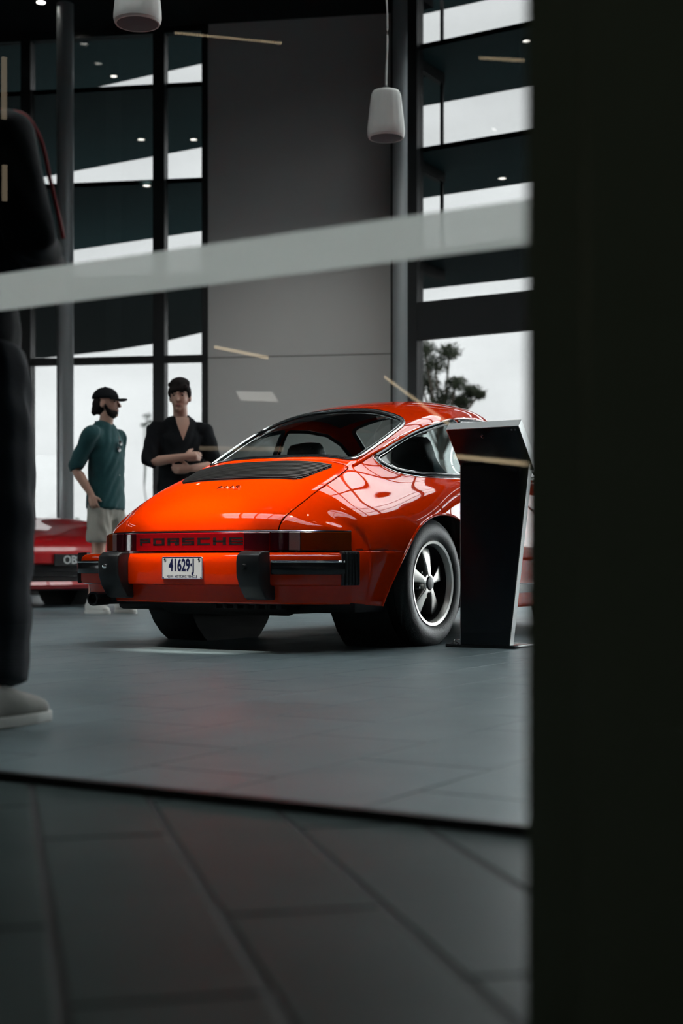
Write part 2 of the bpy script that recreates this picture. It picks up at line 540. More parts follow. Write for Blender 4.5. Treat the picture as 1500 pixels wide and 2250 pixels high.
# ---- left facade line and the grey wall
WLp = Vector((-1.29 * K, 13.76 * K, 0)); wd = Vector((-1, 0.157, 0)).normalized()
def WL(t, z=0.0, off=0.0):  # t metres to the left of the wall's left edge
    nrm = Vector((wd.y, -wd.x, 0))
    if nrm.y > 0: nrm = -nrm
    p = WLp + wd * t + nrm * off
    return Vector((p.x, p.y, z))
WANG = math.atan2(-wd.y, -wd.x)
RW = Matrix.Rotation(WANG, 4, 'Z')
wall_r = -2.28
c = WL(wall_r / 2, CEIL / 2, -0.10)
wb = struct(box('wall_back', c, (abs(wall_r), 0.2, CEIL), M['wall'], rot=RW))
tag(wb, 'warm grey blank wall panel between the two window bays', 'wall')
for zz in (2.92,):
    c = WL(wall_r / 2, zz, 0.001)
    s = box('panel_joint', c, (abs(wall_r), 0.004, 0.008), M['grout'], rot=RW); s.parent = wb
    s.matrix_parent_inverse = wb.matrix_world.inverted()

def window_bay(name, label, PF, RM, t0, t1, mull, trans, glass, zt=CEIL, fw=0.10, panes_z=None):
    """PF(t,z) point on the facade; mull list of (t,width); trans list of (z0,z1)"""
    root = empty(name); root['kind'] = 'structure'; tag(root, label, 'window')
    for (t, wdt) in mull:
        box('mullion', PF(t, zt / 2), (wdt, 0.16, zt), M['frame'], root, rot=RM)
    for (z0, z1) in trans:
        box('transom', PF((t0 + t1) / 2, (z0 + z1) / 2), (abs(t1 - t0), 0.14, z1 - z0), M['frame'], root, rot=RM)
    ts = sorted(t for t, _ in mull); zs = panes_z or [0.1, (trans[1][0] if len(trans) > 1 else zt)]
    for k in range(len(ts) - 1):
        for q in range(len(zs) - 1):
            ta, tb = ts[k], ts[k + 1]
            box('pane', PF((ta + tb) / 2, (zs[q] + zs[q + 1]) / 2), (abs(tb - ta), 0.012, zs[q + 1] - zs[q]), glass[k] if isinstance(glass, list) else glass, root, rot=RM)
    return root
left_mull = [(0.04, 0.07), (0.62, 0.15), (2.34, 0.13), (3.9, 0.15), (5.4, 0.15), (7.0, 0.15), (8.6, 0.15)]
window_bay('window_1', 'tall tinted window bay with black mullions behind the two young men', lambda t, z: WL(t, z, -0.05), RW, 0, 8.6, left_mull,
           [(0.0, 0.1), (2.88, 2.96), (CEIL - 0.08, CEIL)], M['facglass'], panes_z=[0.1, 2.92, CEIL])
# right facade along the building axis
A0 = -7.78
def RF(t, z): return PT(A0 + t, FB, z)
window_bay('window_2', 'tall window bay, tinted in view and clear for light beyond, with black frame to the right of the steel column', RF, RB, 0, 12.6,
           [(0.09, 0.17), (1.78, 0.12), (5.3, 0.12), (8.9, 0.12), (12.5, 0.12)], [(0.0, 0.1), (2.95, 3.37), (CEIL - 0.08, CEIL)],
           [M['facglass']] + [M['clearglass']] * 3, panes_z=[0.1, 3.1, CEIL])  # tint dims the sky in view; hidden panes left clear to add light
for t in [1.78 + .71 * k for k in range(1, 15)]:
    if t < 12.3: box('glazing_bar', RF(t, CEIL / 2), (.05, .06, CEIL - .2), M['frame'], bpy.data.objects['window_2'], rot=RB)
for z in (4.2, 5.0, 5.8): box('glazing_bar', RF(7.14, z), (10.7, .06, .05), M['frame'], bpy.data.objects['window_2'], rot=RB)
# return wall between grey wall and right facade
p0 = WL(wall_r, 0); p1 = RF(0, 0)
mid = (p0 + p1) / 2; dv = p1 - p0
wr = struct(box('wall_return', (mid.x + 0.02, mid.y + .05, CEIL / 2), (dv.length + 0.1, 0.1, CEIL), M['darkwall'], rot=Matrix.Rotation(math.atan2(dv.y, dv.x), 4, 'Z')))
tag(wr, 'dark narrow return wall behind the steel column', 'wall')

# ---- exterior horizontal sunshade slabs, outer edge straight along r1
def outer(t): return Vector((1.06, 18.4, 0)) - r1 * t
for k, z in enumerate((3.94, 5.12, 6.31, 7.5)):
    pts = [RF(12.6, 0) + e2 * 0.1, RF(0.0, 0) + e2 * 0.1, RF(-0.1, 0) + e2 * 1.0, WL(wall_r * .5, 0, -0.35), WL(0, 0, -0.14), WL(9.0, 0, -0.14),
           *([outer(13.0), outer(8.5) + e2 * 2.1, outer(7) + e2 * 2.05, outer(5.8) + e2 * 1.8, outer(4.2) + e2 * 1.2, outer(3) + e2 * .8, outer(1.6) + e2 * .35] if k == 0 else [outer(13.0), outer(6)]), outer(0), outer(-13)]
    V = [(p.x, p.y, z) for p in pts] + [(p.x, p.y, z + 0.06) for p in pts]
    n = len(pts)
    F = [tuple(reversed(range(n))), tuple(range(n, 2 * n))] + [(i, (i + 1) % n, n + (i + 1) % n, n + i) for i in range(n)]
    o = mobj('sunshade', V, F, M['slab'])
    tag(o, ['lowest dark horizontal sunshade blade outside the windows', 'second lowest dark horizontal sunshade blade outside the windows',
            'third dark horizontal sunshade blade up outside the windows', 'topmost dark horizontal sunshade blade outside the windows'][k], 'sunshade', 'horizontal sunshades outside the facade', 'structure')
    # support arms by the first bay of the right facade, and the fixing downlights in the soffit
    for t in (-0.03, 3.1, 6.2):
        b_ = bmesh.new()
        add_box(b_, PT(A0 + t, FB + 0.54, z - 0.07), (0.07, 0.86, 0.12), 0, RB)
        bobj('support_arm', b_, M['frame'], o)
for t in (-0.05, 3.1, 6.2):
    o = box('tie_post', PT(A0 + t, FB + 0.995, 5.75), (0.035, 0.035, 3.62), M['frame'], rot=RB)
    tag(o, {-0.05: 'slim dark upright tying the sunshades beside the steel column', 3.1: 'slim dark upright tying the sunshades behind the black pillar',
            6.2: 'slim dark upright tying the sunshades at far right'}[t], 'post', 'sunshade tie posts')

def downlight(p, label, group, r=0.055, on=True):
    root = empty('downlight', p); tag(root, label, 'downlight', group)
    lathe('trim_ring', [(r * 1.25, 0.0), (r * 1.25, -0.012), (r, -0.014), (r * .95, 0.0)], M['speaker'], root, 20)
    lathe('lamp', [(0.001, -0.004), (r * .94, -0.004), (r * .94, 0.004), (0.001, 0.004)], M['led'], root, 20)
    return root
def on_plane(px, py, z):
    D = (z - CAM_H) * 3125 / (1237 - py); return Vector(((px - 750) / 3125 * D, D, z))
for (px, py, z, lb) in [(90, 3, CEIL, 'small round downlight in the black ceiling at top left corner'),
                        (145, 52, CEIL, 'small dim downlight in the black ceiling above left column'),
                        (250, 166, 7.5, 'faint soffit downlight above the highest window strip at left'),
                        (310, 305, 6.31, 'soffit downlight left of the thick mullion under third sunshade'),
                        (425, 305, 6.31, 'soffit downlight right of the thick mullion under third sunshade'),
                        (1158, 88, 6.31, 'soffit downlight beside black pillar, upper right window'),
                        (1103, 390, 5.12, 'soffit downlight under second sunshade in right window'),
                        (322, 406, 5.12, 'tiny soffit downlight tucked beside the thick mullion')]:
    downlight(on_plane(px, py, z) - Vector((0, 0, 0.002)), lb, 'soffit and ceiling downlights', 0.05)

# ---- round steel columns
def column(px, D, r, label):
    p = at(px, 1237, D); root = empty('steel_column', (p.x, p.y, 0)); tag(root, label, 'column', 'round steel columns')
    lathe('shaft', [(r, 0.02), (r, CEIL)], M['column'], root, 32)
    lathe('base_collar', [(r * 1.3, 0.0), (r * 1.3, 0.02), (r, 0.03)], M['column'], root, 32)
column(143, 16.85, 0.10, 'round steel column behind the man in the cap')
column(884, 16.35, 0.112, 'round steel column at the right edge of grey wall')

# ---- ceiling and remaining walls of the showroom
SKY1 = (-5.7, -1.5, 8.7, 14.1)        # skylight ahead of the coupe
FILL_SKY = (-8.6, -1.0, 2.7, 5.5)         # added skylight that brightens the front floor of the showroom
bm = bmesh.new()
def cbox(a0, a1, b0, b1): add_box(bm, PT((a0 + a1) / 2, (b0 + b1) / 2, CEIL + 0.1), (a1 - a0, b1 - b0, 0.2), 0, RB)
BE = FB + .08
cbox(-8.6, 6, -1.1, FILL_SKY[2]); cbox(FILL_SKY[1], 6, FILL_SKY[2], FILL_SKY[3]); cbox(-8.6, 6, FILL_SKY[3], SKY1[2])
cbox(-8.6, SKY1[0], SKY1[2], SKY1[3]); cbox(SKY1[1], 6, SKY1[2], SKY1[3]); cbox(-7.8, 6, SKY1[3], BE); cbox(-8.6, -7.8, SKY1[3], 15.1)
add_prism(bm, [(p.x, p.y) for p in (PT(-20, -1.1), PT(-8.6, -1.1), PT(-8.6, 14.9), WL(0, 0, -.12), WL(10, 0, -.12), PT(-20, 10.3))], lambda p, q, d: Vector((p, q, d)), CEIL, CEIL + .2)
cl = struct(bobj('ceiling', bm, M['ceil'])); tag(cl, 'black showroom ceiling', 'ceiling')
for nm, lb, (a0, a1, b0, b1), na, nb in (('window_6', 'gridded skylight in the ceiling ahead of the coupe', SKY1, 5, 4), ('fill_skylight', 'added gridded skylight that brightens the front floor', FILL_SKY, 8, 3)):
    sk = empty(nm); sk['kind'] = 'structure'; tag(sk, lb, 'skylight')
    da, db = (a1 - a0) / na, (b1 - b0) / nb
    for k in range(na + 1): box('glazing_bar', PT(a0 + da * k, (b0 + b1) / 2, CEIL + .58), (.07, b1 - b0, .16), M['frame'], sk, rot=RB)
    for k in range(nb + 1): box('glazing_bar', PT((a0 + a1) / 2, b0 + db * k, CEIL + .58), (a1 - a0, .07, .16), M['frame'], sk, rot=RB)
    for i in range(na):
        for j in range(nb): box('pane', PT(a0 + da * (i + .5), b0 + db * (j + .5), CEIL + .62), (da, db, .012), M['clearglass'], sk, rot=RB)
    for p0, p1, q0, q1 in ((a0 - .1, a0, b0, b1), (a1, a1 + .1, b0, b1), (a0, a1, b0 - .1, b0), (a0, a1, b1, b1 + .1)):
        box('curb_baffle', PT((p0 + p1) / 2, (q0 + q1) / 2, CEIL + .42), (p1 - p0, q1 - q0, .5), M['ceil'], sk, rot=RB)  # deep dark curb added to keep skylight off the upper wall
LA, RA = -19.0, 4.8
wl = struct(box('wall_left', PT(LA, 8, CEIL / 2), (0.2, 17, CEIL), M['darkwall'], rot=RB)); tag(wl, 'dark left end wall of the showroom', 'wall')
c = WL(11.6, CEIL / 2, -0.1)
wl2 = struct(box('wall_far_left', c, (6.0, 0.2, CEIL), M['darkwall'], rot=RW)); tag(wl2, 'dark wall beyond the left window bay', 'wall')
# right end: clear glazed wall with a mullion grid
def RWl(t, z): return PT(RA, 0.2 + t, z)
RR = Matrix.Rotation(ROTB + math.pi / 2, 4, 'Z')
wr2 = struct(box('wall_right', RWl(7.6, CEIL / 2), (15.6, 0.2, CEIL), M['darkwall'], rot=RR)); tag(wr2, 'dark right end wall of the showroom', 'wall')
# showroom front: glass panes with channel rail; solid wall above
wf = struct(box('wall_front', PT(-7.1, GB, 4.86), (24, 0.16, 4.32), M['darkwall'], rot=RB)); tag(wf, 'dark wall above the shopfront glass', 'wall')
window_bay('fill_window', 'added clear glazed bay out of view, brightens the back wall', lambda t, z: PT(-19.0 + t, GB, z), RB, 0, 7.4, [(0.05 + 1.83 * k, 0.1) for k in range(5)],
           [(0, 0.1), (2.6, 2.7)], M['clearglass'], zt=2.7, panes_z=[0.1, 2.65])  # unseen bay added to throw daylight on the grey wall

tr_ = struct(box('shade_panel', PT(-3.41, GB, 2.10), (6.4, 0.12, 1.20), M['darkwall'], rot=RB)); tag(tr_, 'added dark panel above the shopfront glass, shades the foyer planks', 'panel')  # unseen bulkhead added to block light from the near planks
wf3 = struct(box('wall_front_left', PT(-9.1, GB, 1.36), (5.0, 0.16, 2.68), M['darkwall'], rot=RB)); tag(wf3, 'dark front wall between the glazed bay and shopfront', 'wall')
wf4 = struct(box('wall_front_right', PT(1.7, GB, 1.36), (3.8, 0.16, 2.68), M['darkwall'], rot=RB)); tag(wf4, 'dark front wall right of the shopfront glass', 'wall')
# ---- shopfront glass
def frost_mat():
    m = new_mat('frosted_film'); n = m.node_tree.nodes; L = m.node_tree.links
    out = n.new('ShaderNodeOutputMaterial')
    tl = n.new('ShaderNodeBsdfTranslucent'); tl.inputs[0].default_value = (0.60, 0.62, 0.585, 1)
    df = n.new('ShaderNodeBsdfDiffuse'); df.inputs[0].default_value = (0.42, 0.43, 0.40, 1)
    tr = n.new('ShaderNodeBsdfTransparent'); tr.inputs[0].default_value = (1, 1, 1, 1)
    ns = n.new('ShaderNodeTexNoise'); ns.inputs['Scale'].default_value = 40
    rp = n.new('ShaderNodeMapRange'); rp.inputs['To Min'].default_value = 0.04; rp.inputs['To Max'].default_value = 0.10
    L.new(ns.outputs[0], rp.inputs['Value'])
    m1 = n.new('ShaderNodeMixShader'); m1.inputs[0].default_value = 0.3
    m2 = n.new('ShaderNodeMixShader')
    L.new(tl.outputs[0], m1.inputs[1]); L.new(df.outputs[0], m1.inputs[2])
    L.new(rp.outputs[0], m2.inputs[0]); L.new(m1.outputs[0], m2.inputs[1]); L.new(tr.outputs[0], m2.inputs[2])
    L.new(m2.outputs[0], out.inputs[0])
    return m
M['frost'] = frost_mat()
gw = empty('window_4', PT(0, GB, 0)); gw['kind'] = 'structure'; tag(gw, 'shopfront glass pane with frosted stripe in the foreground', 'window')
def gbox(name, a0, a1, z0, z1, th, mat):
    o = box(name, PT((a0 + a1) / 2, GB, (z0 + z1) / 2), (a1 - a0, th, z1 - z0), mat, gw, rot=RB)
    o.matrix_parent_inverse = Matrix.Translation(PT(0, GB, 0)).inverted()
    return o
def gquad(name, a0, a1, z0, z1, db, mat):
    o = mobj(name, [PT(a0, GB + db, z0), PT(a1, GB + db, z0), PT(a1, GB + db, z1), PT(a0, GB + db, z1)], [(0, 1, 2, 3)], mat, gw)
    o.matrix_parent_inverse = Matrix.Translation(PT(0, GB, 0)).inverted(); return o
gquad('pane', -3.4, -.2, 0.008, 1.51, 0.0, M['shopglass'])
gquad('frosted_stripe', -3.4, -.2, 0.868, 0.936, 0.004, M['frost'])['label'] = 'frosted manifestation stripe across the glass'
gbox('floor_channel', -6.62, -.2, 0.0, 0.015, 0.022, M['frame'])
gbox('frame_post', -3.46, -3.40, 0.015, 1.50, 0.06, M['frame'])
gquad('pane', -6.62, -3.46, 0.008, 1.51, 0.0, M['shopglass'])

# ---- dark foyer around the camera
for nm, c, s in [('wall_foyer_back', PT(-1.6, -3.6, 1.7), (10.4, 0.2, 3.4)),
                 ('wall_foyer_left', PT(-6.7, -0.9, 1.7), (0.2, 5.4, 3.4)), ('wall_foyer_right', PT(3.5, -0.9, 1.7), (0.2, 5.4, 3.4))]:
    tag(struct(box(nm, c, s, M['darkwall'], rot=RB)), 'dark foyer wall behind the viewpoint, ' + nm.split('_')[-1] + ' side', 'wall')
tag(struct(box('ceiling_foyer', PT(-1.6, -0.85, 3.5), (10.4, 5.55, 0.2), M['ceil'], rot=RB)), 'dark low ceiling over the foyer', 'ceiling')
# black pillar at right: flat reveal and a proud rounded casing
pc = at(1150, 1237, 1.2)
pb = pc.dot(e2); pa = pc.dot(r1)
pil = empty('wall_pillar', PT(pa, pb, 0)); pil['kind'] = 'structure'; tag(pil, 'near black pillar filling the right edge of the view', 'pillar')
bm = bmesh.new(); add_box(bm, (0.32, 0.35, 1.7), (0.64, 0.7, 3.4), 0.006, None, 2)
o = bobj('reveal', bm, M['pillar'], pil, smooth=True, angle=40); o.rotation_euler = (0, 0, ROTB)
bm = bmesh.new(); add_box(bm, (0.40, -0.012, 1.7), (0.68, 0.05, 3.39), 0.016, None, 4)
o = bobj('casing', bm, M['pillar'], pil, smooth=True, angle=60); o.rotation_euler = (0, 0, ROTB)
# ================================================================== LOFTED BODYWORK
def bsp_basis(n, per):
    """uniform cubic b-spline sampling matrix for n control points with reflected end points; n-1 spans"""
    rows = []
    def row(i, t):
        b = np.array([(1 - t) ** 3, 3 * t ** 3 - 6 * t * t + 4, -3 * t ** 3 + 3 * t * t + 3 * t + 1, t ** 3]) / 6.0
        r = np.zeros(n)
        for k in range(4):
            j = i - 1 + k
            if j < 0: r[0] += 2 * b[k]; r[1] -= b[k]
            elif j >= n: r[n - 1] += 2 * b[k]; r[n - 2] -= b[k]
            else: r[j] += b[k]
        return r
    for i in range(n - 1):
        for k in range(per): rows.append(row(i, k / per))
    rows.append(row(n - 2, 1.0))
    return np.array(rows)

def loft(net, per_u, per_v, iters=2):
    """net [stations][rails][3] of half a body; mirrored rail is added so the centreline stays smooth"""
    P = np.array(net, float)
    mir = P[:, 1:2, :] * np.array([-1, 1, 1]); mir2 = P[:, 2:3, :] * np.array([-1, 1, 1])
    Pm = np.concatenate([mir2, mir, P], axis=1)
    nu, nv = Pm.shape[:2]
    Iu = bsp_basis(nu, 1); Iv = bsp_basis(nv, 1)
    C = Pm.copy()
    for _ in range(iters):
        S = np.einsum('ij,jkc->ikc', Iu, C); S = np.einsum('ij,kjc->kic', Iv, S)
        C = C + (Pm - S) * 0.9
    Bu = bsp_basis(nu, per_u); Bv = bsp_basis(nv, per_v)
    S = np.einsum('ij,jkc->ikc', Bu, C); S = np.einsum('ij,kjc->kic', Bv, S)
    return S[:, 2 * per_v:, :]

def loft_bm(S):
    """full mirrored bmesh from half grid"""
    bm = bmesh.new()
    nu, nv = S.shape[:2]
    Rg = [[bm.verts.new(S[i, j]) for j in range(nv)] for i in range(nu)]
    Lg = [[Rg[i][0] if j == 0 else bm.verts.new(S[i, j] * np.array([-1, 1, 1])) for j in range(nv)] for i in range(nu)]
    for i in range(nu - 1):
        for j in range(nv - 1):
            bm.faces.new((Rg[i][j], Rg[i + 1][j], Rg[i + 1][j + 1], Rg[i][j + 1]))
            bm.faces.new((Lg[i][j], Lg[i][j + 1], Lg[i + 1][j + 1], Lg[i + 1][j]))
    return bm

def in_poly(p, poly):
    x, y = p; c = False; n = len(poly); j = n - 1
    for i in range(n):
        xi, yi = poly[i]; xj, yj = poly[j]
        if (yi > y) != (yj > y) and x < (xj - xi) * (y - yi) / (yj - yi) + xi: c = not c
        j = i
    return c

def cut(bm, poly, ax, flt):
    """score the mesh along a closed 2D outline seen along one axis. ax=(i,j) coordinate indices"""
    i, j = ax; k = 3 - i - j
    n = len(poly)
    cand = [f for f in bm.faces if flt(f.calc_center_median())]
    lo = np.array(poly).min(0) - 0.05; hi = np.array(poly).max(0) + 0.05
    cand = [f for f in cand if lo[0] < f.calc_center_median()[i] < hi[0] and lo[1] < f.calc_center_median()[j] < hi[1]]
    for q in range(n):
        a, b = poly[q], poly[(q + 1) % n]
        d = (b[0] - a[0], b[1] - a[1]); L = math.hypot(*d)
        if L < 1e-7: continue
        no = Vector((0, 0, 0)); no[i] = -d[1] / L; no[j] = d[0] / L
        co = Vector((0, 0, 0)); co[i] = a[0]; co[j] = a[1]
        x0, x1 = min(a[0], b[0]) - 1e-4, max(a[0], b[0]) + 1e-4
        y0, y1 = min(a[1], b[1]) - 1e-4, max(a[1], b[1]) + 1e-4
        sel = []
        for f in cand:
            if not f.is_valid: continue
            xs = [v.co[i] for v in f.verts]; ys = [v.co[j] for v in f.verts]
            if max(xs) < x0 or min(xs) > x1 or max(ys) < y0 or min(ys) > y1: continue
            sel.append(f)
        if not sel: continue
        geom = list({v for f in sel for v in f.verts}) + list({e for f in sel for e in f.edges}) + sel
        r = bmesh.ops.bisect_plane(bm, geom=geom, dist=1e-6, plane_co=co, plane_no=no)
        s = set(f for f in cand if f.is_valid)
        s.update(g for g in r['geom'] if isinstance(g, bmesh.types.BMFace))
        cand = list(s)

def take(bm, poly, ax, flt, remove=True):
    """faces inside the outline -> (verts, faces) lists; optionally removed from bm"""
    i, j = ax
    fs = [f for f in bm.faces if flt(f.calc_center_median()) and in_poly((f.calc_center_median()[i], f.calc_center_median()[j]), poly)]
    idx = {}; V = []; F = []
    for f in fs:
        t = []
        for v in f.verts:
            if v not in idx: idx[v] = len(V); V.append(v.co.copy())
            t.append(idx[v])
        F.append(t)
    if remove: bmesh.ops.delete(bm, geom=fs, context='FACES')
    return V, F

def rpoly(poly, r, n=6):
    """round the corners of a polygon"""
    out = []; m = len(poly)
    for q in range(m):
        p0, p1, p2 = [np.array(poly[(q + k) % m], float) for k in (-1, 0, 1)]
        rr = r[q] if isinstance(r, (list, tuple)) else r
        d0 = p0 - p1; d2 = p2 - p1
        a = p1 + d0 / np.linalg.norm(d0) * min(rr, 0.45 * np.linalg.norm(d0)); b = p1 + d2 / np.linalg.norm(d2) * min(rr, 0.45 * np.linalg.norm(d2))
        for k in range(n + 1):
            t = k / n; out.append(tuple((1 - t) ** 2 * a + 2 * t * (1 - t) * p1 + t * t * b))
    return out

def offset_poly(poly, d):
    """grow (d>0) a closed polygon; orientation independent"""
    P = [np.array(p, float) for p in poly]; n = len(P)
    area = sum(P[i][0] * P[(i + 1) % n][1] - P[(i + 1) % n][0] * P[i][1] for i in range(n))
    s = 1 if area > 0 else -1
    out = []
    for i in range(n):
        t = P[(i + 1) % n] - P[i - 1]; t = t / (np.linalg.norm(t) + 1e-9)
        out.append(tuple(P[i] + s * d * np.array([t[1], -t[0]])))
    return out

def resample(poly, step, closed=True):
    out = []; n = len(poly)
    for i in range(n if closed else n - 1):
        a = np.array(poly[i], float); b = np.array(poly[(i + 1) % n], float)
        L = np.linalg.norm(b - a); k = max(1, int(round(L / step)))
        for q in range(k): out.append(tuple(a + (b - a) * q / k))
    if not closed: out.append(tuple(poly[-1]))
    return out

# ================================================================== ORANGE COUPE
TH = R(32.0)
car = empty('sports_coupe', (-0.214, 7.29, 0.0), -TH)
tag(car, 'orange red classic sports coupe seen from its rear right corner', 'car')

def st(y, pts): return [(x, y, z) for x, z in pts]
NET = [
 st(3.04, [(0,.54),(.2,.54),(.34,.538),(.42,.535),(.48,.535),(.54,.54),(.60,.525),(.655,.47),(.68,.40),(.68,.30),(.66,.22)]),
 st(2.86, [(0,.665),(.2,.66),(.36,.65),(.45,.645),(.51,.66),(.58,.70),(.66,.68),(.735,.60),(.765,.47),(.755,.32),(.72,.2)]),
 st(2.55, [(0,.76),(.2,.755),(.37,.745),(.46,.74),(.52,.755),(.59,.78),(.67,.768),(.75,.68),(.79,.52),(.78,.34),(.745,.18)]),
 st(2.2, [(0,.835),(.21,.83),(.39,.81),(.48,.80),(.54,.80),(.60,.815),(.675,.80),(.75,.715),(.795,.55),(.785,.35),(.75,.17)]),
 st(1.88, [(0,.895),(.22,.89),(.42,.87),(.51,.855),(.57,.845),(.62,.84),(.685,.825),(.745,.74),(.78,.56),(.775,.35),(.745,.16)]),
 st(1.62, [(0,1.02),(.24,1.01),(.45,.97),(.535,.945),(.60,.90),(.645,.865),(.70,.84),(.748,.755),(.782,.57),(.777,.35),(.745,.16)]),
 st(1.34, [(0,1.20),(.25,1.19),(.44,1.155),(.52,1.11),(.605,.99),(.665,.87),(.712,.845),(.757,.76),(.787,.57),(.78,.35),(.745,.16)]),
 st(1.06, [(0,1.297),(.25,1.287),(.43,1.25),(.53,1.19),(.61,1.03),(.672,.868),(.72,.84),(.765,.755),(.79,.57),(.782,.35),(.745,.16)]),
 st(.76, [(0,1.295),(.25,1.283),(.43,1.243),(.535,1.185),(.615,1.025),(.678,.862),(.728,.832),(.77,.745),(.793,.57),(.784,.35),(.745,.16)]),
 st(.45, [(0,1.236),(.25,1.222),(.435,1.175),(.535,1.125),(.61,.995),(.683,.85),(.736,.818),(.78,.73),(.80,.56),(.79,.35),(.748,.16)]),
 st(.2, [(0,1.142),(.25,1.128),(.43,1.078),(.515,1.042),(.595,.945),(.68,.828),(.746,.785),(.795,.70),(.815,.55),(.802,.36),(.755,.17)]),
 st(0., [(0,1.048),(.25,1.033),(.425,.988),(.49,.962),(.578,.878),(.674,.795),(.75,.742),(.805,.66),(.825,.535),(.812,.37),(.762,.18)]),
 st(-.2, [(0,.946),(.25,.936),(.41,.902),(.468,.876),(.56,.815),(.66,.748),(.74,.695),(.80,.62),(.824,.52),(.812,.37),(.766,.19)]),
 st(-.4, [(0,.862),(.25,.855),(.42,.827),(.49,.80),(.565,.758),(.65,.703),(.73,.65),(.788,.585),(.812,.495),(.806,.37),(.767,.2)]),
 st(-.58, [(0,.782),(.25,.777),(.425,.752),(.49,.73),(.552,.70),(.622,.66),(.692,.615),(.748,.558),(.783,.475),(.788,.36),(.762,.21)]),
 [(0,-.757,.69),(.25,-.75,.686),(.42,-.73,.668),(.485,-.715,.653),(.54,-.69,.632),(.605,-.655,.605),(.67,-.62,.575),(.725,-.595,.53),(.765,-.59,.46),(.775,-.60,.36),(.755,-.61,.215)],
 [(0,-.857,.612),(.25,-.848,.61),(.415,-.82,.602),(.485,-.793,.595),(.54,-.763,.587),(.60,-.722,.575),(.655,-.675,.56),(.70,-.635,.525),(.738,-.63,.455),(.758,-.66,.36),(.75,-.68,.22)],
 [(0,-.885,.545),(.25,-.876,.545),(.415,-.848,.545),(.485,-.82,.545),(.54,-.79,.545),(.595,-.75,.545),(.645,-.70,.544),(.69,-.655,.53),(.715,-.655,.45),(.742,-.715,.36),(.742,-.735,.225)],
]
S911 = loft(NET, 9, 7, 3)
bm = loft_bm(S911)
bmesh.ops.recalc_face_normals(bm, faces=bm.faces)
bm.normal_update()
BV = BVHTree.FromBMesh(bm)
def down(x, y, off=0.0):     # point on the car surface below (x,y)
    h = BV.ray_cast(Vector((x, y, 3)), Vector((0, 0, -1)))
    if h[0] is None: h = BV.find_nearest(Vector((x, y, 0.6)))
    n = h[1] if h[1].z > 0 else -h[1]
    return h[0] + n * off, n
def side(y, z, sgn=1, off=0.0):
    h = BV.ray_cast(Vector((2.0 * sgn, y, z)), Vector((-sgn, 0, 0)))
    if h[0] is None: h = BV.find_nearest(Vector((0.75 * sgn, y, z)))
    n = h[1] if h[1].x * sgn > 0 else -h[1]
    return h[0] + n * off, n
def push(V, d):
    return [v + (BV.find_nearest(v)[1] * (d if BV.find_nearest(v)[1].dot(v - Vector((0, v.y, 0.5))) > 0 else -d)) for v in V]

up_f = lambda c: c.z > 0.5
# outlines -------------------------------------------------------
rear_win = rpoly([(-.435, -.19), (-.2, -.237), (0, -.247), (.2, -.237), (.435, -.19), (.452, .12), (.445, .335), (.2, .372), (0, .38), (-.2, .372), (-.445, .335), (-.452, .12)],
                 [.06, .05, .05, .05, .06, .1, .09, .05, .05, .05, .09, .1], 5)
wind = rpoly([(-.50, 1.70), (-.25, 1.80), (0, 1.83), (.25, 1.80), (.50, 1.70), (.445, 1.24), (.2, 1.205), (0, 1.20), (-.2, 1.205), (-.445, 1.24)], .05, 4)
quarter = [(-.078, .905), (-.062, .872), (-.02, .852), (.08, .841), (.25, .843), (.45, .849), (.655, .857), (.655, 1.148), (.55, 1.132), (.42, 1.102), (.30, 1.068), (.18, 1.026), (.08, .983), (.0, .945), (-.055, .923)]
quarter = rpoly(quarter, [.02] * 6 + [.015] * 2 + [.03] * 7, 3)
doorwin = rpoly([(.70, .862), (1.2, .876), (1.60, .895), (1.62, .915), (1.42, 1.035), (1.25, 1.12), (1.10, 1.162), (.90, 1.168), (.70, 1.154)], .02, 3)
arch = [(-.475, .1), (-.468, .2), (-.44, .285), (-.40, .365), (-.345, .445), (-.28, .515), (-.20, .573), (-.10, .612), (0, .630), (.10, .630), (.2, .612), (.28, .578), (.345, .525), (.395, .455), (.425, .37), (.44, .28), (.445, .1)]
arch_s = [tuple(p) for p in smooth_path(arch, 64)]
farch = [(2.272 + .36 * math.cos(a), .30 + .335 * math.sin(a)) for a in np.linspace(-.6, math.pi + .6, 40)]
lid = rpoly([(-.46, -.262), (-.2, -.282), (0, -.286), (.2, -.282), (.46, -.262), (.488, -.45), (.485, -.62), (.468, -.75), (.42, -.93), (-.42, -.93), (-.468, -.75), (-.485, -.62), (-.488, -.45)],
            [.02, .05, .05, .05, .02, .05, .05, .05, .01, .01, .05, .05, .05], 4)
# cuts -----------------------------------------------------------
top_f = lambda c: c.z > 0.5
cut(bm, rear_win, (0, 1), lambda c: c.z > .85)
cut(bm, wind, (0, 1), lambda c: c.z > .8)
for sg in (1, -1):
    sf = (lambda c, sg=sg: c.x * sg > 0.4)
    for pl in (quarter, doorwin, arch_s, farch): cut(bm, pl, (1, 2), sf)
    seam = [(-.64, .4535), (-.33, .4535), (-.33, .4565), (-.64, .4565)]
    cut(bm, seam, (1, 2), sf)
    dline = [(.655, .20), (.66, .20), (.66, .84), (.655, .84)]
    cut(bm, dline, (1, 2), sf); 
    dline2 = [(1.66, .20), (1.665, .20), (1.665, .84), (1.66, .84)]
    cut(bm, dline2, (1, 2), sf)
lid_o = offset_poly(lid, 0.0025); lid_i = offset_poly(lid, -0.0025)
cut(bm, lid_o, (0, 1), lambda c: c.z > .5)
cut(bm, lid_i, (0, 1), lambda c: c.z > .5)
glassV = {}
glassV['rear'] = take(bm, rear_win, (0, 1), lambda c: c.z > .85)
glassV['wind'] = take(bm, wind, (0, 1), lambda c: c.z > .8)
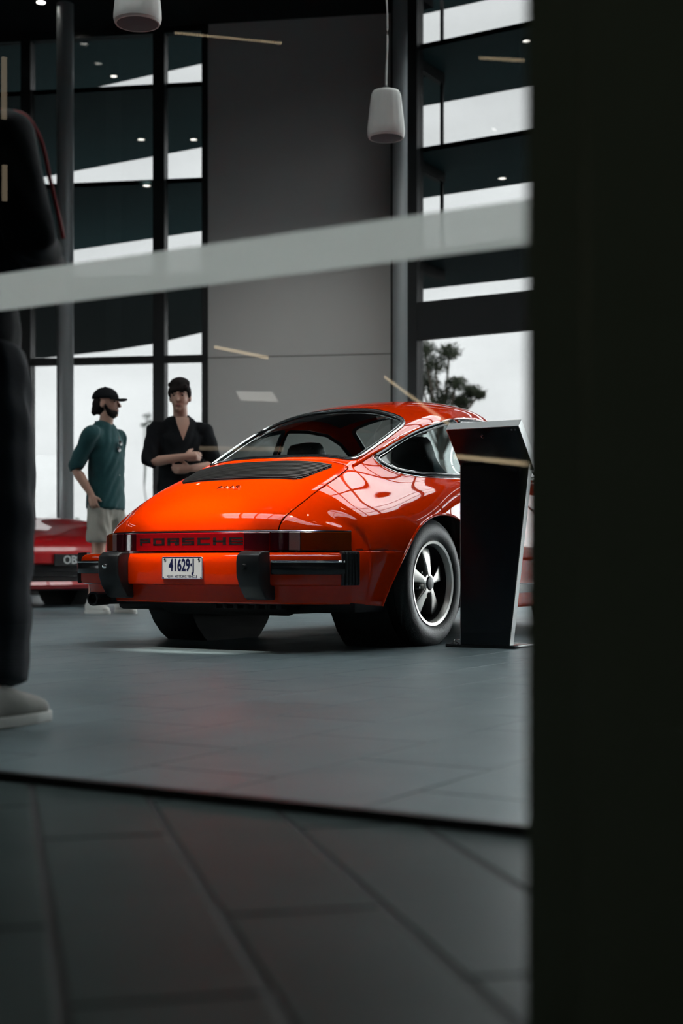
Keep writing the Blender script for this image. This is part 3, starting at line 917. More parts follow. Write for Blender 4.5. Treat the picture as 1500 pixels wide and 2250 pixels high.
for sg in (1, -1):
    sf = (lambda c, sg=sg: c.x * sg > 0.4)
    glassV['q', sg] = take(bm, quarter, (1, 2), sf)
    glassV['d', sg] = take(bm, doorwin, (1, 2), sf)
    for pl in (arch_s, farch, seam, dline, dline2): take(bm, pl, (1, 2), sf)
lidV, lidF = take(bm, lid_i, (0, 1), lambda c: c.z > .5)
take(bm, lid_o, (0, 1), lambda c: c.z > .5)
body = bobj('body_shell', bm, M['orange'], car, smooth=True, recalc=True)
def shell_solid(o, t=0.004):
    md = o.modifiers.new('thickness', 'SOLIDIFY'); md.thickness = t; md.offset = -1; md.use_rim = True
    return o
shell_solid(body)
enl = shell_solid(mobj('engine_lid', lidV, lidF, M['orange'], car, smooth=True))
def fix_out(o):
    b = bmesh.new(); b.from_mesh(o.data); bmesh.ops.recalc_face_normals(b, faces=b.faces)
    s = sum((f.normal.dot(f.calc_center_median() - Vector((0, f.calc_center_median().y, 0.45)))) for f in b.faces)
    if s < 0: bmesh.ops.reverse_faces(b, faces=b.faces)
    b.to_mesh(o.data); b.free(); o.data.polygons.foreach_set('use_smooth', [True] * len(o.data.polygons))
fix_out(body); fix_out(enl)

def glass_part(key, name):
    V, F = glassV[key]
    o = mobj(name, push(V, -0.004), F, M['carglass'], car, smooth=True); fix_out(o); return o
rw = glass_part('rear', 'rear_window'); ws = glass_part('wind', 'windscreen')
def rim_path(poly, kind, sg=1, off=0.0, step=0.02):
    pts = resample(poly, step); out = []; ups = []
    for p in pts:
        q, n = down(p[0], p[1], off) if kind == 'top' else side(p[0], p[1], sg, off)
        out.append(q); ups.append(n)
    return out, ups
prof_flat = lambda w_, h: [(-w_, -h), (w_, -h), (w_ * .9, h * .5), (w_ * .5, h), (-w_ * .5, h), (-w_ * .9, h * .5)]
p, u = rim_path(offset_poly(rear_win, .004), 'top'); sweep('rubber_seal', p, prof_flat(.013, .006), u, M['rubber'], rw, True)
p, u = rim_path(offset_poly(rear_win, .010), 'top', off=.005); sweep('chrome_trim', p, prof_flat(.0045, .004), u, M['chrome'], rw, True)
p, u = rim_path(offset_poly(rear_win, -.008), 'top', off=.003); sweep('chrome_trim', p, prof_flat(.0025, .003), u, M['chrome'], rw, True)
p, u = rim_path(offset_poly(wind, .004), 'top'); sweep('rubber_seal', p, prof_flat(.013, .006), u, M['rubber'], ws, True)
for sg in (1, -1):
    q_ = glass_part(('q', sg), 'quarter_window'); d_ = glass_part(('d', sg), 'door_window')
    p, u = rim_path(offset_poly(quarter, .004), 'side', sg); sweep('rubber_seal', p, prof_flat(.015, .007), u, M['blackgloss'], q_, True)
    p, u = rim_path(offset_poly(quarter, .018), 'side', sg, .001); sweep('chrome_trim', p, prof_flat(.0016, .002), u, M['chrome'], q_, True)
    p, u = rim_path(offset_poly(quarter, -.004), 'side', sg, .006); sweep('chrome_trim', p, prof_flat(.0016, .002), u, M['chrome'], q_, True)
    p, u = rim_path(offset_poly(doorwin, .003), 'side', sg); sweep('window_frame', p, prof_flat(.011, .007), u, M['blackgloss'], d_, True)
    # wheel arch lips
    ap = [p_ for p_ in arch_s if p_[1] > .205]
    pts = [side(a, b, sg)[0] for a, b in offset_poly(arch_s, .004) if b > .2]
    sweep('arch_lip', pts, circ(.0065, 8), (0, 0, 1), M['orange'], car)
    pts = [side(a, b, sg)[0] for a, b in offset_poly(farch, .003) if b > .2]
    sweep('arch_lip', pts, circ(.006, 8), (0, 0, 1), M['orange'], car)
    # rain gutter
    gy = [(-.235, .463), (-.1, .472), (.02, .492), (.15, .51), (.3, .522), (.45, .536), (.6, .538), (.9, .541), (1.15, .533), (1.35, .52), (1.6, .532)]
    gp = smooth_path([(x * sg, y, 0) for y, x in gy], 60)
    pts = [];  ups = []
    for q in gp:
        a, n = down(q[0], q[1], .002); pts.append(a); ups.append(n)
    sweep('rain_gutter', pts, [(-.008, -.004), (.008, -.004), (.007, .003), (.002, .007), (-.005, .004)], ups, M['orange'], car)
    # sill: black rocker strip
    pts = [side(y, .262, sg, .006)[0] for y in np.linspace(.46, 1.88, 24)]
    rs = sweep('rocker_trim', pts, [(-.006, -.022), (.006, -.022), (.006, .022), (-.006, .022)], (0, 0, 1), M['blackgloss'], car)
    pts = [side(y, .288, sg, .010)[0] for y in np.linspace(.46, 1.88, 24)]
    sweep('trim_strip', pts, circ(.004, 6), (0, 0, 1), M['chrome'], rs)

# wheel housings and dark inner shell so that gaps stay black
for sg in (1, -1):
    for yc in (0.0, 2.272):
        Mx = Matrix.Translation((0.42 * sg, yc, .33)) @ Matrix.Rotation(R(90) * sg, 4, 'Y')
        lathe('wheel_housing', [(.001, 0), (.40, 0.0), (.41, 0.03), (.375, .30)], M['blackmatt'], car, 28, Mx)
# black sheet added below the lid, stands in for shade in its gaps
lin = []
for yy in np.linspace(-.30, -.86, 9):
    lin.append([down(xx, yy, 0)[0] + Vector((0, 0, -.03)) for xx in np.linspace(-.56, .56, 15)])
V = [v for r_ in lin for v in r_]; F = [(i * 15 + j, i * 15 + j + 1, (i + 1) * 15 + j + 1, (i + 1) * 15 + j) for i in range(8) for j in range(14)]
mobj('gap_shade_sheet', V, F, M['blackmatt'], car, smooth=True)

# grille on the lid: dark bed with single slats
def gr_half(v):    # half width of the grille at station v (0 top .. 1 bottom)
    return .410 - .052 * v - (.03 * ((v - .8) / .2) ** 2 if v > .8 else 0) - (.02 * ((.12 - v) / .12) ** 2 if v < .12 else 0)
GY0, GY1 = -.322, -.545
bed = []
nb = 13
for q in range(nb):
    v = q / (nb - 1); yy = GY0 + (GY1 - GY0) * v; hw = gr_half(v)
    bed.append([down(xx, yy - .012 * (xx / .4) ** 2 * -1.0, .0015)[0] for xx in np.linspace(-hw, hw, 33)])
V = [v for r_ in bed for v in r_]; F = [(i * 33 + j, i * 33 + j + 1, (i + 1) * 33 + j + 1, (i + 1) * 33 + j) for i in range(nb - 1) for j in range(32)]
gbed = mobj('grille', V, F, M['blackmatt'], car, smooth=True); fix_out(gbed)
gbed['label'] = 'black slatted engine grille'
NS = 13
for q in range(NS):
    v = (q + .5) / NS; yy = GY0 + (GY1 - GY0) * v; hw = gr_half(v) - .004
    pts = []; ups = []
    for xx in np.linspace(-hw, hw, 30):
        a, n = down(xx, yy + .012 * (xx / .4) ** 2, .004); pts.append(a); ups.append(n)
    sweep('slat', pts, [(-.0042, -.003), (.0042, -.003), (.003, .004), (-.004, .0055)], ups, M['grille'], gbed)
# badge
bmid, bn = down(.02, -.64, .003)
nrm = bn.normalized(); rightv = Vector((1, 0, 0)); upv = nrm.cross(rightv).normalized()
Mb = Matrix((( rightv.x, upv.x, nrm.x, bmid.x), (rightv.y, upv.y, nrm.y, bmid.y), (rightv.z, upv.z, nrm.z, bmid.z), (0, 0, 0, 1)))
bdg = text_obj('badge', '911S', Mb, .046, M['chrome'], car, 1.2, .003, .0008, space=1.25)
bdg['label'] = 'chrome model badge on the lid'

# ---------------------------------------------------------------- tail: light band
def plan(c, off=0.0):
    """curve in plan: c from -1..1 across the tail"""
    pass
TAIL = [(-.716, -.640), (-.694, -.675), (-.655, -.722), (-.605, -.766), (-.54, -.808), (-.48, -.838), (-.415, -.866), (-.25, -.895), (0, -.904)]
TAIL = TAIL + [(-x, y) for x, y in reversed(TAIL[:-1])]
tailc = [tuple(p) for p in smooth_path(TAIL, 128)]
def tail_slice(x0, x1, off=0.0, src=None):
    src = src or tailc
    pts = [p for p in src if x0 < p[0] < x1]
    def yint(x):
        for a, b in zip(src, src[1:]):
            if a[0] <= x <= b[0]: return a[1] + (b[1] - a[1]) * (x - a[0]) / max(1e-9, b[0] - a[0])
        return src[0][1] if x < src[0][0] else src[-1][1]
    pts = [(x0, yint(x0))] + pts + [(x1, yint(x1))]
    out = []
    for k, p in enumerate(pts):
        a = pts[max(0, k - 1)]; b = pts[min(len(pts) - 1, k + 1)]
        t = np.array(b) - np.array(a); t = t / np.linalg.norm(t)
        out.append((p[0] + t[1] * off, p[1] - t[0] * off))
    return out
def band(name, x0, x1, z0, z1, depth, mat, parent, off=0.0, lean=0.0, src=None, bev=.003):
    pts = tail_slice(x0, x1, 0.0, src)
    path = [(x, y, (z0 + z1) / 2) for x, y in pts]
    h = (z1 - z0) / 2
    # profile: side axis = outward
    o_ = off
    prof = [(-depth + o_, -h), (o_ - bev, -h), (o_, -h + bev), (o_ + lean, h - bev), (o_ + lean - bev, h), (-depth + o_, h)]
    return sweep(name, path, prof, (0, 0, 1), mat, parent, angle=30)
Z0, Z1 = .455, .542
tp = band('tail_panel', -.712, .712, .435, .545, .03, M['blackgloss'], car, off=-.006)
refl = band('reflector_panel', -.418, .418, Z0, Z1 - .004, .012, M['lensred'], car, off=.004)
refl['label'] = 'dark red reflector strip with maker lettering'
band('reflector_end', .295, .416, Z0 + .001, Z1 - .005, .012, M['lensdark'], refl, off=.0052)
band('reflector_end', -.416, -.335, Z0 + .001, Z1 - .005, .012, M['lensdark'], refl, off=.0052)
for sg in (1, -1):
    def bb(nm, xa, xb, m_, par, off=.008):
        a, b = (xa, xb) if sg > 0 else (-xb, -xa)
        return band(nm, a, b, Z0 + .001, Z1 - .003, .012, m_, par, off=off)
    tl = bb('tail_light', .425, .495, M['lensdark'], car)
    tl['label'] = 'tail lamp with red, clear and amber lenses'
    bb('reversing_lens', .497, .540, M['lenswhite'], tl); bb('amber_lens', .542, .708, M['lensorange'], tl)
# PORSCHE lettering as flat strokes following the panel
def letter_strokes(ch):
    t = .24; L = []
    if ch in 'PR': L = [(0, 0, t, 1), (0, 1 - t, 1, 1), (1 - t, .38, 1, 1), (0, .38, 1, .38 + t)]
    if ch == 'R': L += [(.62, 0, 1, .38)]
    if ch == 'O': L = [(0, 0, t, 1), (1 - t, 0, 1, 1), (0, 0, 1, t), (0, 1 - t, 1, 1)]
    if ch == 'S': L = [(0, 1 - t, 1, 1), (0, .40, 1, .40 + t * .9), (0, 0, 1, t), (0, .40, t, 1), (1 - t, 0, 1, .55)]
    if ch == 'C': L = [(0, 0, t, 1), (0, 0, 1, t), (0, 1 - t, 1, 1)]
    if ch == 'H': L = [(0, 0, t, 1), (1 - t, 0, 1, 1), (0, .38, 1, .38 + t)]
    if ch == 'E': L = [(0, 0, t * .7, 1), (0, 0, 1, t), (0, 1 - t, 1, 1), (0, .39, 1, .39 + t * .9)]
    return L
x_ = -.308; lw = .070; gap = .0180
for ch in 'PORSCHE':
    b = bmesh.new()
    for (a0, b0, a1, b1) in letter_strokes(ch):
        xs = [x_ + lw * a0 + (lw * (a1 - a0)) * k / 4 for k in range(5)]
        pts = tail_slice(xs[0], xs[-1]); 
        zz0 = .481 + .034 * b0; zz1 = .481 + .034 * b1
        add_sweep(b, [(p[0], p[1], (zz0 + zz1) / 2) for p in pts], [(.003, -(zz1 - zz0) / 2), (.0052, -(zz1 - zz0) / 2), (.0052, (zz1 - zz0) / 2), (.003, (zz1 - zz0) / 2)], (0, 0, 1))
    bobj('letter', b, M['blackmatt'], refl)
    x_ += lw + gap

# ---------------------------------------------------------------- bumper
BUMP = [(-.80, -.735), (-.765, -.80), (-.70, -.853), (-.60, -.896), (-.45, -.930), (-.25, -.950), (0, -.957)]
BUMP = BUMP + [(-x, y) for x, y in reversed(BUMP[:-1])]
bumpc = [tuple(p) for p in smooth_path(BUMP, 144)]
def bsweep(name, x0, x1, prof, mat, parent):
    pts = tail_slice(x0, x1, 0.0, bumpc)
    return sweep(name, [(x, y, 0.0) for x, y in pts], prof, (0, 0, 1), mat, parent, angle=35)
bprof = [(-.055, .305), (-.02, .298), (-.004, .304), (.0, .318), (.0, .40), (-.004, .425), (-.014, .438), (-.03, .444), (-.055, .446)]
bump = bsweep('bumper', -.762, .762, bprof, M['orange'], car)
bump['label'] = 'orange rear bumper'
for sg in (1, -1):
    a, b = (.47, .765) if sg > 0 else (-.775, -.47)
    s1 = bsweep('rubber_strip', a, b, [(-.004, .348), (.012, .350), (.016, .356), (.016, .396), (.012, .402), (-.004, .404)], M['blackgloss'], bump)
    bsweep('chrome_strip', a, b, [(0, .4015), (.0145, .4015), (.0155, .407), (.010, .4115), (0, .4115)], M['chrome'], bump)
    # accordion bellows round the corner
    pb_ = [p for p in bumpc if p[0] * sg > .755]
    pb_ = sorted(pb_, key=lambda p: -p[1]) if False else pb_
    bs_ = bmesh.new()
    path = tail_slice(.757, .80, 0, bumpc) if sg > 0 else tail_slice(-.80, -.757, 0, bumpc)
    path = resample(path, .0028, closed=False)
    n = len(path); rings = []
    for k, p in enumerate(path):
        a_ = path[max(0, k - 1)]; b_ = path[min(n - 1, k + 1)]
        t = np.array(b_) - np.array(a_); t /= np.linalg.norm(t)
        r_ = .010 + .0055 * (1 if (k % 5) in (0, 1, 2) else 0)
        nx, ny = t[1], -t[0]
        prof = [(-.03, .302), (r_ - .004, .302), (r_, .310), (r_, .440), (r_ - .006, .450), (-.03, .452)]
        rings.append([bs_.verts.new((p[0] + nx * d, p[1] + ny * d, z)) for d, z in prof])
    for k in range(n - 1):
        for j in range(6): bs_.faces.new((rings[k][j], rings[k][(j + 1) % 6], rings[k + 1][(j + 1) % 6], rings[k + 1][j]))
    bs_.faces.new(rings[0]); bs_.faces.new(rings[-1])
    bobj('bellows', bs_, M['rubber'], bump, smooth=True, angle=25)
    # overrider: profile in (y,z) extruded in x
    op = [(-.925, .452), (-.985, .452), (-1.012, .435), (-1.018, .405), (-1.016, .345), (-.995, .295), (-.955, .245), (-.935, .236), (-.86, .236), (-.87, .30), (-.92, .31)]
    bmx = bmesh.new()
    add_prism(bmx, op, lambda p, q, d: Vector((d, p, q)), .400 * sg - .062, .400 * sg + .062, .010, 3)
    ov = bobj('overrider', bmx, M['rubber'], bump, smooth=True, angle=35)
    lathe('bolt_plug', [(.001, .016), (.009, .014), (.013, .006), (.013, 0)], M['chrome' if sg < 0 else 'rubber'], ov, 14, Matrix.Translation((.40 * sg - .012, -1.016, .384)) @ Matrix.Rotation(R(90), 4, 'X'))
# valance below the bumper
VAL = [(-.765, -.70), (-.738, -.76), (-.68, -.812), (-.60, -.858), (-.45, -.892), (-.25, -.91), (0, -.915)]
VAL = VAL + [(-x, y) for x, y in reversed(VAL[:-1])]
valc = [tuple(p) for p in smooth_path(VAL, 144)]
pts = tail_slice(-.756, .756, 0, valc)
sweep('rear_valance', [(x, y, 0.) for x, y in pts], [(-.03, .222), (-.012, .218), (-.004, .224), (.006, .305), (-.03, .31)], (0, 0, 1), M['orange'], car, angle=35)
# valance seams and plate
pl = empty('number_plate', (0, 0, 0)); pl.parent = car
PX, PYY, PZ = .0, -.9625, .377
bmx = bmesh.new(); add_prism(bmx, rpoly([(-.117, -.051), (.117, -.051), (.117, .051), (-.117, .051)], .009, 4), lambda p, q, d: Vector((PX + p, PYY + d, PZ + q)), 0, -.003)
bobj('plate_panel', bmx, M['plate'], pl)
rp_ = rpoly([(-.115, -.049), (.115, -.049), (.115, .049), (-.115, .049)], .008, 4)
sweep('plate_border', [(PX + x, PYY - .003, PZ + z) for x, z in rp_], circ(.0016, 6), (0, 1, 0), M['navy'], pl, True)
MT = Matrix.Translation((PX - .002, PYY - .0034, PZ + .011)) @ Matrix.Rotation(R(90), 4, 'X')
text_obj('registration', '41629·J', MT, .076, M['navy'], pl, .64, .0006, .0022)
MT = Matrix.Translation((PX, PYY - .0034, PZ - .0385)) @ Matrix.Rotation(R(90), 4, 'X')
text_obj('caption', 'NSW - HISTORIC VEHICLE', MT, .0185, M['navy'], pl, .82, .0005)
for x in (-.098, .098):
    lathe('screw', [(.001, .005), (.005, .004), (.0062, .0)], M['chrome'], pl, 10, Matrix.Translation((PX + x, PYY - .003, PZ + .0385)) @ Matrix.Rotation(R(90), 4, 'X'))
    lathe('screw', [(.001, .002), (.003, .0015), (.003, .0)], M['navy'], pl, 10, Matrix.Translation((PX + x * 1.1, PYY - .003, PZ - .043)) @ Matrix.Rotation(R(90), 4, 'X'))

# ---------------------------------------------------------------- underside, exhaust, engine
bmx = bmesh.new()
add_box(bmx, (0, 1.1, .20), (1.40, 3.4, .06), .02)
add_box(bmx, (0, -.66, .235), (1.10, .34, .05), .015)
bobj('floor_pan', bmx, M['blackmatt'], car, smooth=True, angle=40)
bmx = bmesh.new(); add_box(bmx, (0, -.42, .30), (.62, .62, .24), .06, None, 3)
eng = bobj('engine', bmx, M['blackmatt'], car, smooth=True, angle=40)
lathe('muffler', [(.001, -.36), (.085, -.36), (.098, -.34), (.098, .34), (.085, .36), (.001, .36)], M['blackmatt'], eng, 24, Matrix.Translation((.04, -.66, .255)) @ Matrix.Rotation(R(90), 4, 'Y'))
for k in range(7):
    box('heat_fin', (.08 + .06 * k, -.80, .205), (.02, .05, .028), M['blackmatt'], eng, .004)
tube('heater_pipe', smooth_path([(-.5, -.3, .2), (-.3, -.5, .19), (0, -.56, .185), (.3, -.5, .19), (.5, -.3, .2)], 24), .03, M['blackmatt'], eng)
exh = tube('exhaust_pipe', smooth_path([(-.26, -.66, .245), (-.40, -.72, .235), (-.475, -.82, .232), (-.49, -1.0, .232)], 24), .028, M['blackmatt'], car, n=14)
lathe('tail_pipe', [(.024, 0), (.033, 0), (.034, .012), (.031, .10), (.025, .10)], M['blackgloss'], exh, 20, Matrix.Translation((-.49, -1.02, .232)) @ Matrix.Rotation(R(-90), 4, 'X'), closed=True)
lathe('axle', [(.001, -.62), (.04, -.62), (.04, .62), (.001, .62)], M['blackmatt'], car, 14, Matrix.Translation((0, 0, .30)) @ Matrix.Rotation(R(90), 4, 'Y'))
lathe('axle', [(.001, -.62), (.03, -.62), (.03, .62), (.001, .62)], M['blackmatt'], car, 14, Matrix.Translation((0, 2.272, .30)) @ Matrix.Rotation(R(90), 4, 'Y'))

# ---------------------------------------------------------------- wheels (axis = local z, pointing outwards)
HUB = .302
def wheel_meshes():
    d = {}
    tw = .205
    prof = [(.203, .078), (.215, .094), (.245, .1025), (.275, .098), (.298, .086), (.311, .070), (.3165, .045), (.3175, .02), (.3175, -.02), (.3165, -.045), (.311, -.07), (.298, -.086), (.275, -.098), (.245, -.1025), (.215, -.094), (.203, -.078)]
    d['prof'] = prof
    return d
WM = wheel_meshes()
def make_wheel(xc, yc, sgn):
    Mx = Matrix.Translation((xc, yc, HUB)) @ Matrix.Rotation(R(90) * sgn, 4, 'Y') @ Matrix.Rotation(R(0), 4, 'Z')
    wq = lathe('wheel', WM['prof'], M['tyre'], car, 56, Mx, angle=None)
    # flatten the contact patch
    for v in wq.data.vertices:
        if v.co.z < 0.001: v.co.z = 0.001
    for gz in (-.05, -.018, .018, .05):
        lathe('tread_groove', [(.3179, gz - .003), (.3186, gz), (.3179, gz + .003)], M['blackmatt'], wq, 56, Mx)
    lathe('rim', [(.184, .060), (.188, .083), (.1925, .090), (.206, .0935), (.2095, .088), (.2095, .074), (.203, .07)], M['rimlip'], wq, 56, Mx, closed=True)
    lathe('rim_barrel', [(.1825, .064), (.180, .050), (.176, .03), (.176, -.05), (.001, -.05)], M['blackmatt'], wq, 48, Mx)
    lathe('brake_disc', [(.001, -.02), (.135, -.02), (.135, -.035), (.001, -.035)], M['grille'], wq, 32, Mx)
    for k in range(5):
        a0 = R(90 + 72 * k)
        out = []
        # petal outline in (r, w)
        half = [(.030, .016), (.050, .0175), (.075, .0215), (.10, .027), (.125, .0335), (.148, .040), (.160, .041), (.169, .035), (.174, .020)]
        pol = [(r_, w_) for r_, w_ in half] + [(.175, 0)] + [(r_, -w_) for r_, w_ in reversed(half)]
        pol = [tuple(p) for p in pol]
        def fn(p, q, dd, a0=a0):
            c, s = math.cos(a0), math.sin(a0)
            h = .074 - .028 * (p / .175) ** 1.5 if dd > 0 else .0
            return Mx @ Vector((-(p * s) + 0 * q, 0, 0)) if False else Mx @ Vector((-(p * s + q * c), (p * c - q * s), h))
        b = bmesh.new()
        # Mx turns z->outward(x); up in the car is local -x
        add_prism(b, pol, fn, 0, 1, .006, 3)
        bobj('spoke', b, M['alloy'], wq, smooth=True, angle=50)
    lathe('hub_ring', [(.050, .0), (.050, .060), (.045, .0685), (.03, .071)], M['alloy'], wq, 32, Mx)
    lathe('centre_cap', [(.001, .080), (.018, .0795), (.030, .077), (.035, .070), (.035, .05)], M['rubber'], wq, 28, Mx)
    for k in range(5):
        a = R(90 + 36 + 72 * k)
        lathe('wheel_nut', [(.001, .052), (.007, .052), (.009, .044), (.009, .0)], M['alloy'], wq, 6, Mx @ Matrix.Translation((-.066 * math.sin(a), .066 * math.cos(a), 0)))
    lathe('wheel_disc', [(.001, .012), (.178, .006)], M['blackgloss'], wq, 32, Mx)
    return wq
for sgn in (1, -1):
    make_wheel(.685 * sgn, 0.0, sgn); make_wheel(.685 * sgn, 2.272, sgn)

# ---------------------------------------------------------------- cabin
bmx = bmesh.new()
add_box(bmx, (0, 1.0, .33), (1.30, 1.6, .10), .03); add_box(bmx, (0, .02, .55), (1.16, .5, .5), .05, None, 3)
add_box(bmx, (0, -.10, .84), (.84, .32, .05), .02)
cabin = bobj('cabin_tub', bmx, M['leather'], car, smooth=True, angle=40)
for sx in (-.34, .34):
    b = bmesh.new()
    add_box(b, (sx, .92, .50), (.50, .52, .16), .05, None, 3)
    so = bobj('seat', b, M['leather'], car, smooth=True, angle=50)
    Mr = Matrix.Rotation(R(14), 4, 'X')
    b = bmesh.new()
    pr = rpoly([(-.24, 0), (.24, 0), (.22, .34), (.12, .43), (.10, .55), (.07, .585), (-.07, .585), (-.10, .55), (-.12, .43), (-.22, .34)], .06, 3)
    add_prism(b, pr, lambda p, q, d: Vector((sx, .70, .50)) + Mr @ Vector((p, d, q)), -.055, .055, .02, 2)
    bobj('backrest', b, M['leather'], so, smooth=True, angle=50)
for sx in (-.27, .27):
    b = bmesh.new(); add_box(b, (sx, .10, .80), (.44, .09, .22), .035, Matrix.Rotation(R(12), 4, 'X'), 3)
    bobj('rear_seat_back', b, M['leather'], car, smooth=True, angle=50)
b = bmesh.new(); add_box(b, (0, 1.62, .80), (1.15, .26, .16), .05, None, 3)
dash = bobj('dashboard', b, M['leather'], car, smooth=True, angle=50)
ring = [(.34 + .185 * math.cos(a), 1.40, .80 + .185 * math.sin(a)) for a in np.linspace(0, 2 * math.pi, 36, endpoint=False)]
tube('steering_wheel', ring, .013, M['leather'], dash, True, 8, (0, 1, 0))
for a in (-.4, math.pi + .4, -math.pi / 2):
    tube('steering_spoke', [(.34, 1.42, .80), (.34 + .18 * math.cos(a), 1.40, .80 + .18 * math.sin(a))], .010, M['leather'], dash)
b = bmesh.new(); add_box(b, (0, 1.18, 1.175), (.20, .03, .055), .012)
bobj('rear_view_mirror', b, M['leather'], car, smooth=True)
# headliner, thin, just inside the roof
hl = []
for yy in np.linspace(.42, 1.14, 8):
    hl.append([down(xx, yy, 0)[0] + Vector((0, 0, -.018)) for xx in np.linspace(-.47, .47, 13)])
V = [v for r_ in hl for v in r_]; F = [(i * 13 + j, i * 13 + j + 1, (i + 1) * 13 + j + 1, (i + 1) * 13 + j) for i in range(7) for j in range(12)]
mobj('headliner', V, F, M['leather'], car, smooth=True)
# front: headlamps, bumper, lamps (hidden behind the kiosk from here)
for sg in (1, -1):
    q, n = down(.60 * sg, 2.80)
    Mx = Matrix.Translation(Vector((.60 * sg, 2.86, .63))) @ Matrix.Rotation(R(-68), 4, 'X')
    hl_ = lathe('headlamp', [(.001, .045), (.04, .042), (.075, .028), (.088, .008), (.096, .0), (.096, -.05)], M['lenswhite'], car, 28, Mx)
    lathe('chrome_ring', [(.088, .006), (.094, .012), (.100, .004), (.098, -.03)], M['chrome'], hl_, 28, Mx)
FB_ = [(-.79, 2.80), (-.74, 2.95), (-.6, 3.07), (-.3, 3.15), (0, 3.17), (.3, 3.15), (.6, 3.07), (.74, 2.95), (.79, 2.80)]
fb = sweep('front_bumper', smooth_path([(x, y, 0) for x, y in FB_], 48), [(-.05, .30), (.0, .31), (.0, .43), (-.05, .45)], (0, 0, 1), M['orange'], car, angle=35)
fb2 = sweep('rubber_strip', smooth_path([(x, y, 0) for x, y in FB_], 48), [(-.0, .35), (.0, .40), (-.016, .398), (-.016, .352)], (0, 0, 1), M['blackgloss'], fb, angle=35)
b = bmesh.new(); add_box(b, (0, 3.02, .25), (1.3, .18, .12), .03); bobj('front_valance', b, M['orange'], car, smooth=True, angle=40)
for sg in (1,):
    mp_ = empty('door_mirror'); mp_.parent = car
    b = bmesh.new(); add_box(b, (.83, 1.50, .93), (.14, .07, .10), .03, None, 3); bobj('mirror_housing', b, M['orange'], mp_, smooth=True, angle=50)
    tube('mirror_stalk', [(.70, 1.50, .86), (.79, 1.50, .90)], .012, M['blackgloss'], mp_)
# ================================================================== PEOPLE
def ring_tube(bm, pts, rad, n=14, c0=.8, c1=.8):
    """closed tapered limb with round ends through pts; rad list of r or (r_side, r_depth)"""
    P = [Vector(p) for p in pts]; Rr = [(r, r) if not isinstance(r, (tuple, list)) else r for r in rad]
    m = len(P)
    # end caps: extra rings
    t0 = (P[0] - P[1]).normalized(); t1 = (P[-1] - P[-2]).normalized()
    seq = []
    for f, s in ((.98, .2), (.75, .66), (.4, .92)):
        seq.append((P[0] + t0 * (max(Rr[0]) * f * c0), (Rr[0][0] * s, Rr[0][1] * s), t0 * -1))
    for i in range(m):
        t = (P[min(i + 1, m - 1)] - P[max(i - 1, 0)]).normalized(); seq.append((P[i], Rr[i], t))
    for f, s in ((.4, .92), (.75, .66), (.98, .2)):
        seq.append((P[-1] + t1 * (max(Rr[-1]) * f * c1), (Rr[-1][0] * s, Rr[-1][1] * s), t1))
    rings = []
    for p, (a, b), t in seq:
        ref = Vector((0, 1, 0)) if abs(t.y) < .85 else Vector((0, 0, 1))
        s = t.cross(ref); s.normalize(); u = s.cross(t).normalized()
        if s.x < 0 and abs(s.x) > .3: pass
        rings.append([bm.verts.new(p + s * (a * math.cos(2 * math.pi * k / n)) + u * (b * math.sin(2 * math.pi * k / n))) for k in range(n)])
    fs = []
    for i in range(len(rings) - 1):
        for k in range(n):
            fs.append(bm.faces.new((rings[i][k], rings[i][(k + 1) % n], rings[i + 1][(k + 1) % n], rings[i + 1][k])))
    fs.append(bm.faces.new(list(reversed(rings[0])))); fs.append(bm.faces.new(rings[-1]))
    return fs
def blob(bm, c, r, rot=None):
    g = bmesh.ops.create_icosphere(bm, subdivisions=3, radius=1.0)
    for v in g['verts']:
        q = Vector((v.co.x * r[0], v.co.y * r[1], v.co.z * r[2]))
        if rot is not None: q = rot @ q
        v.co = q + Vector(c)
def fuse(name, bm, voxel, mat, parent, smooth=4, zmin=None, wob=0.0, seed=0):
    """voxel-join all the limbs of bm to one continuous skin"""
    bmesh.ops.recalc_face_normals(bm, faces=bm.faces)
    me = bpy.data.meshes.new(name); bm.to_mesh(me); bm.free()
    t = bpy.data.objects.new(name, me); COL.objects.link(t)
    md = t.modifiers.new('fuse', 'REMESH'); md.mode = 'VOXEL'; md.voxel_size = voxel; md.use_smooth_shade = True
    sm = t.modifiers.new('soft', 'SMOOTH'); sm.factor = 0.5; sm.iterations = smooth
    dg = bpy.context.evaluated_depsgraph_get()
    m2 = bpy.data.meshes.new_from_object(t.evaluated_get(dg))
    bpy.data.objects.remove(t); bpy.data.meshes.remove(me)
    m2.name = name; m2.materials.clear(); m2.materials.append(mat)
    n = len(m2.vertices); co = np.empty(n * 3); m2.vertices.foreach_get('co', co); co = co.reshape(-1, 3)
    if wob > 0:   # cloth folds
        no = np.empty(n * 3); m2.vertices.foreach_get('normal', no); no = no.reshape(-1, 3)
        f = np.sin(co[:, 2] * 38 + 9 * np.sin(co[:, 0] * 11 + seed) + co[:, 1] * 17) * np.sin(co[:, 0] * 23 + co[:, 2] * 15 + seed * 2) 
        co = co + no * (f * wob)[:, None]
    if zmin is not None: co[:, 2] = np.maximum(co[:, 2], zmin)
    m2.vertices.foreach_set('co', co.ravel()); m2.update()
    m2.polygons.foreach_set('use_smooth', [True] * len(m2.polygons))
    return link(bpy.data.objects.new(name, m2), parent)

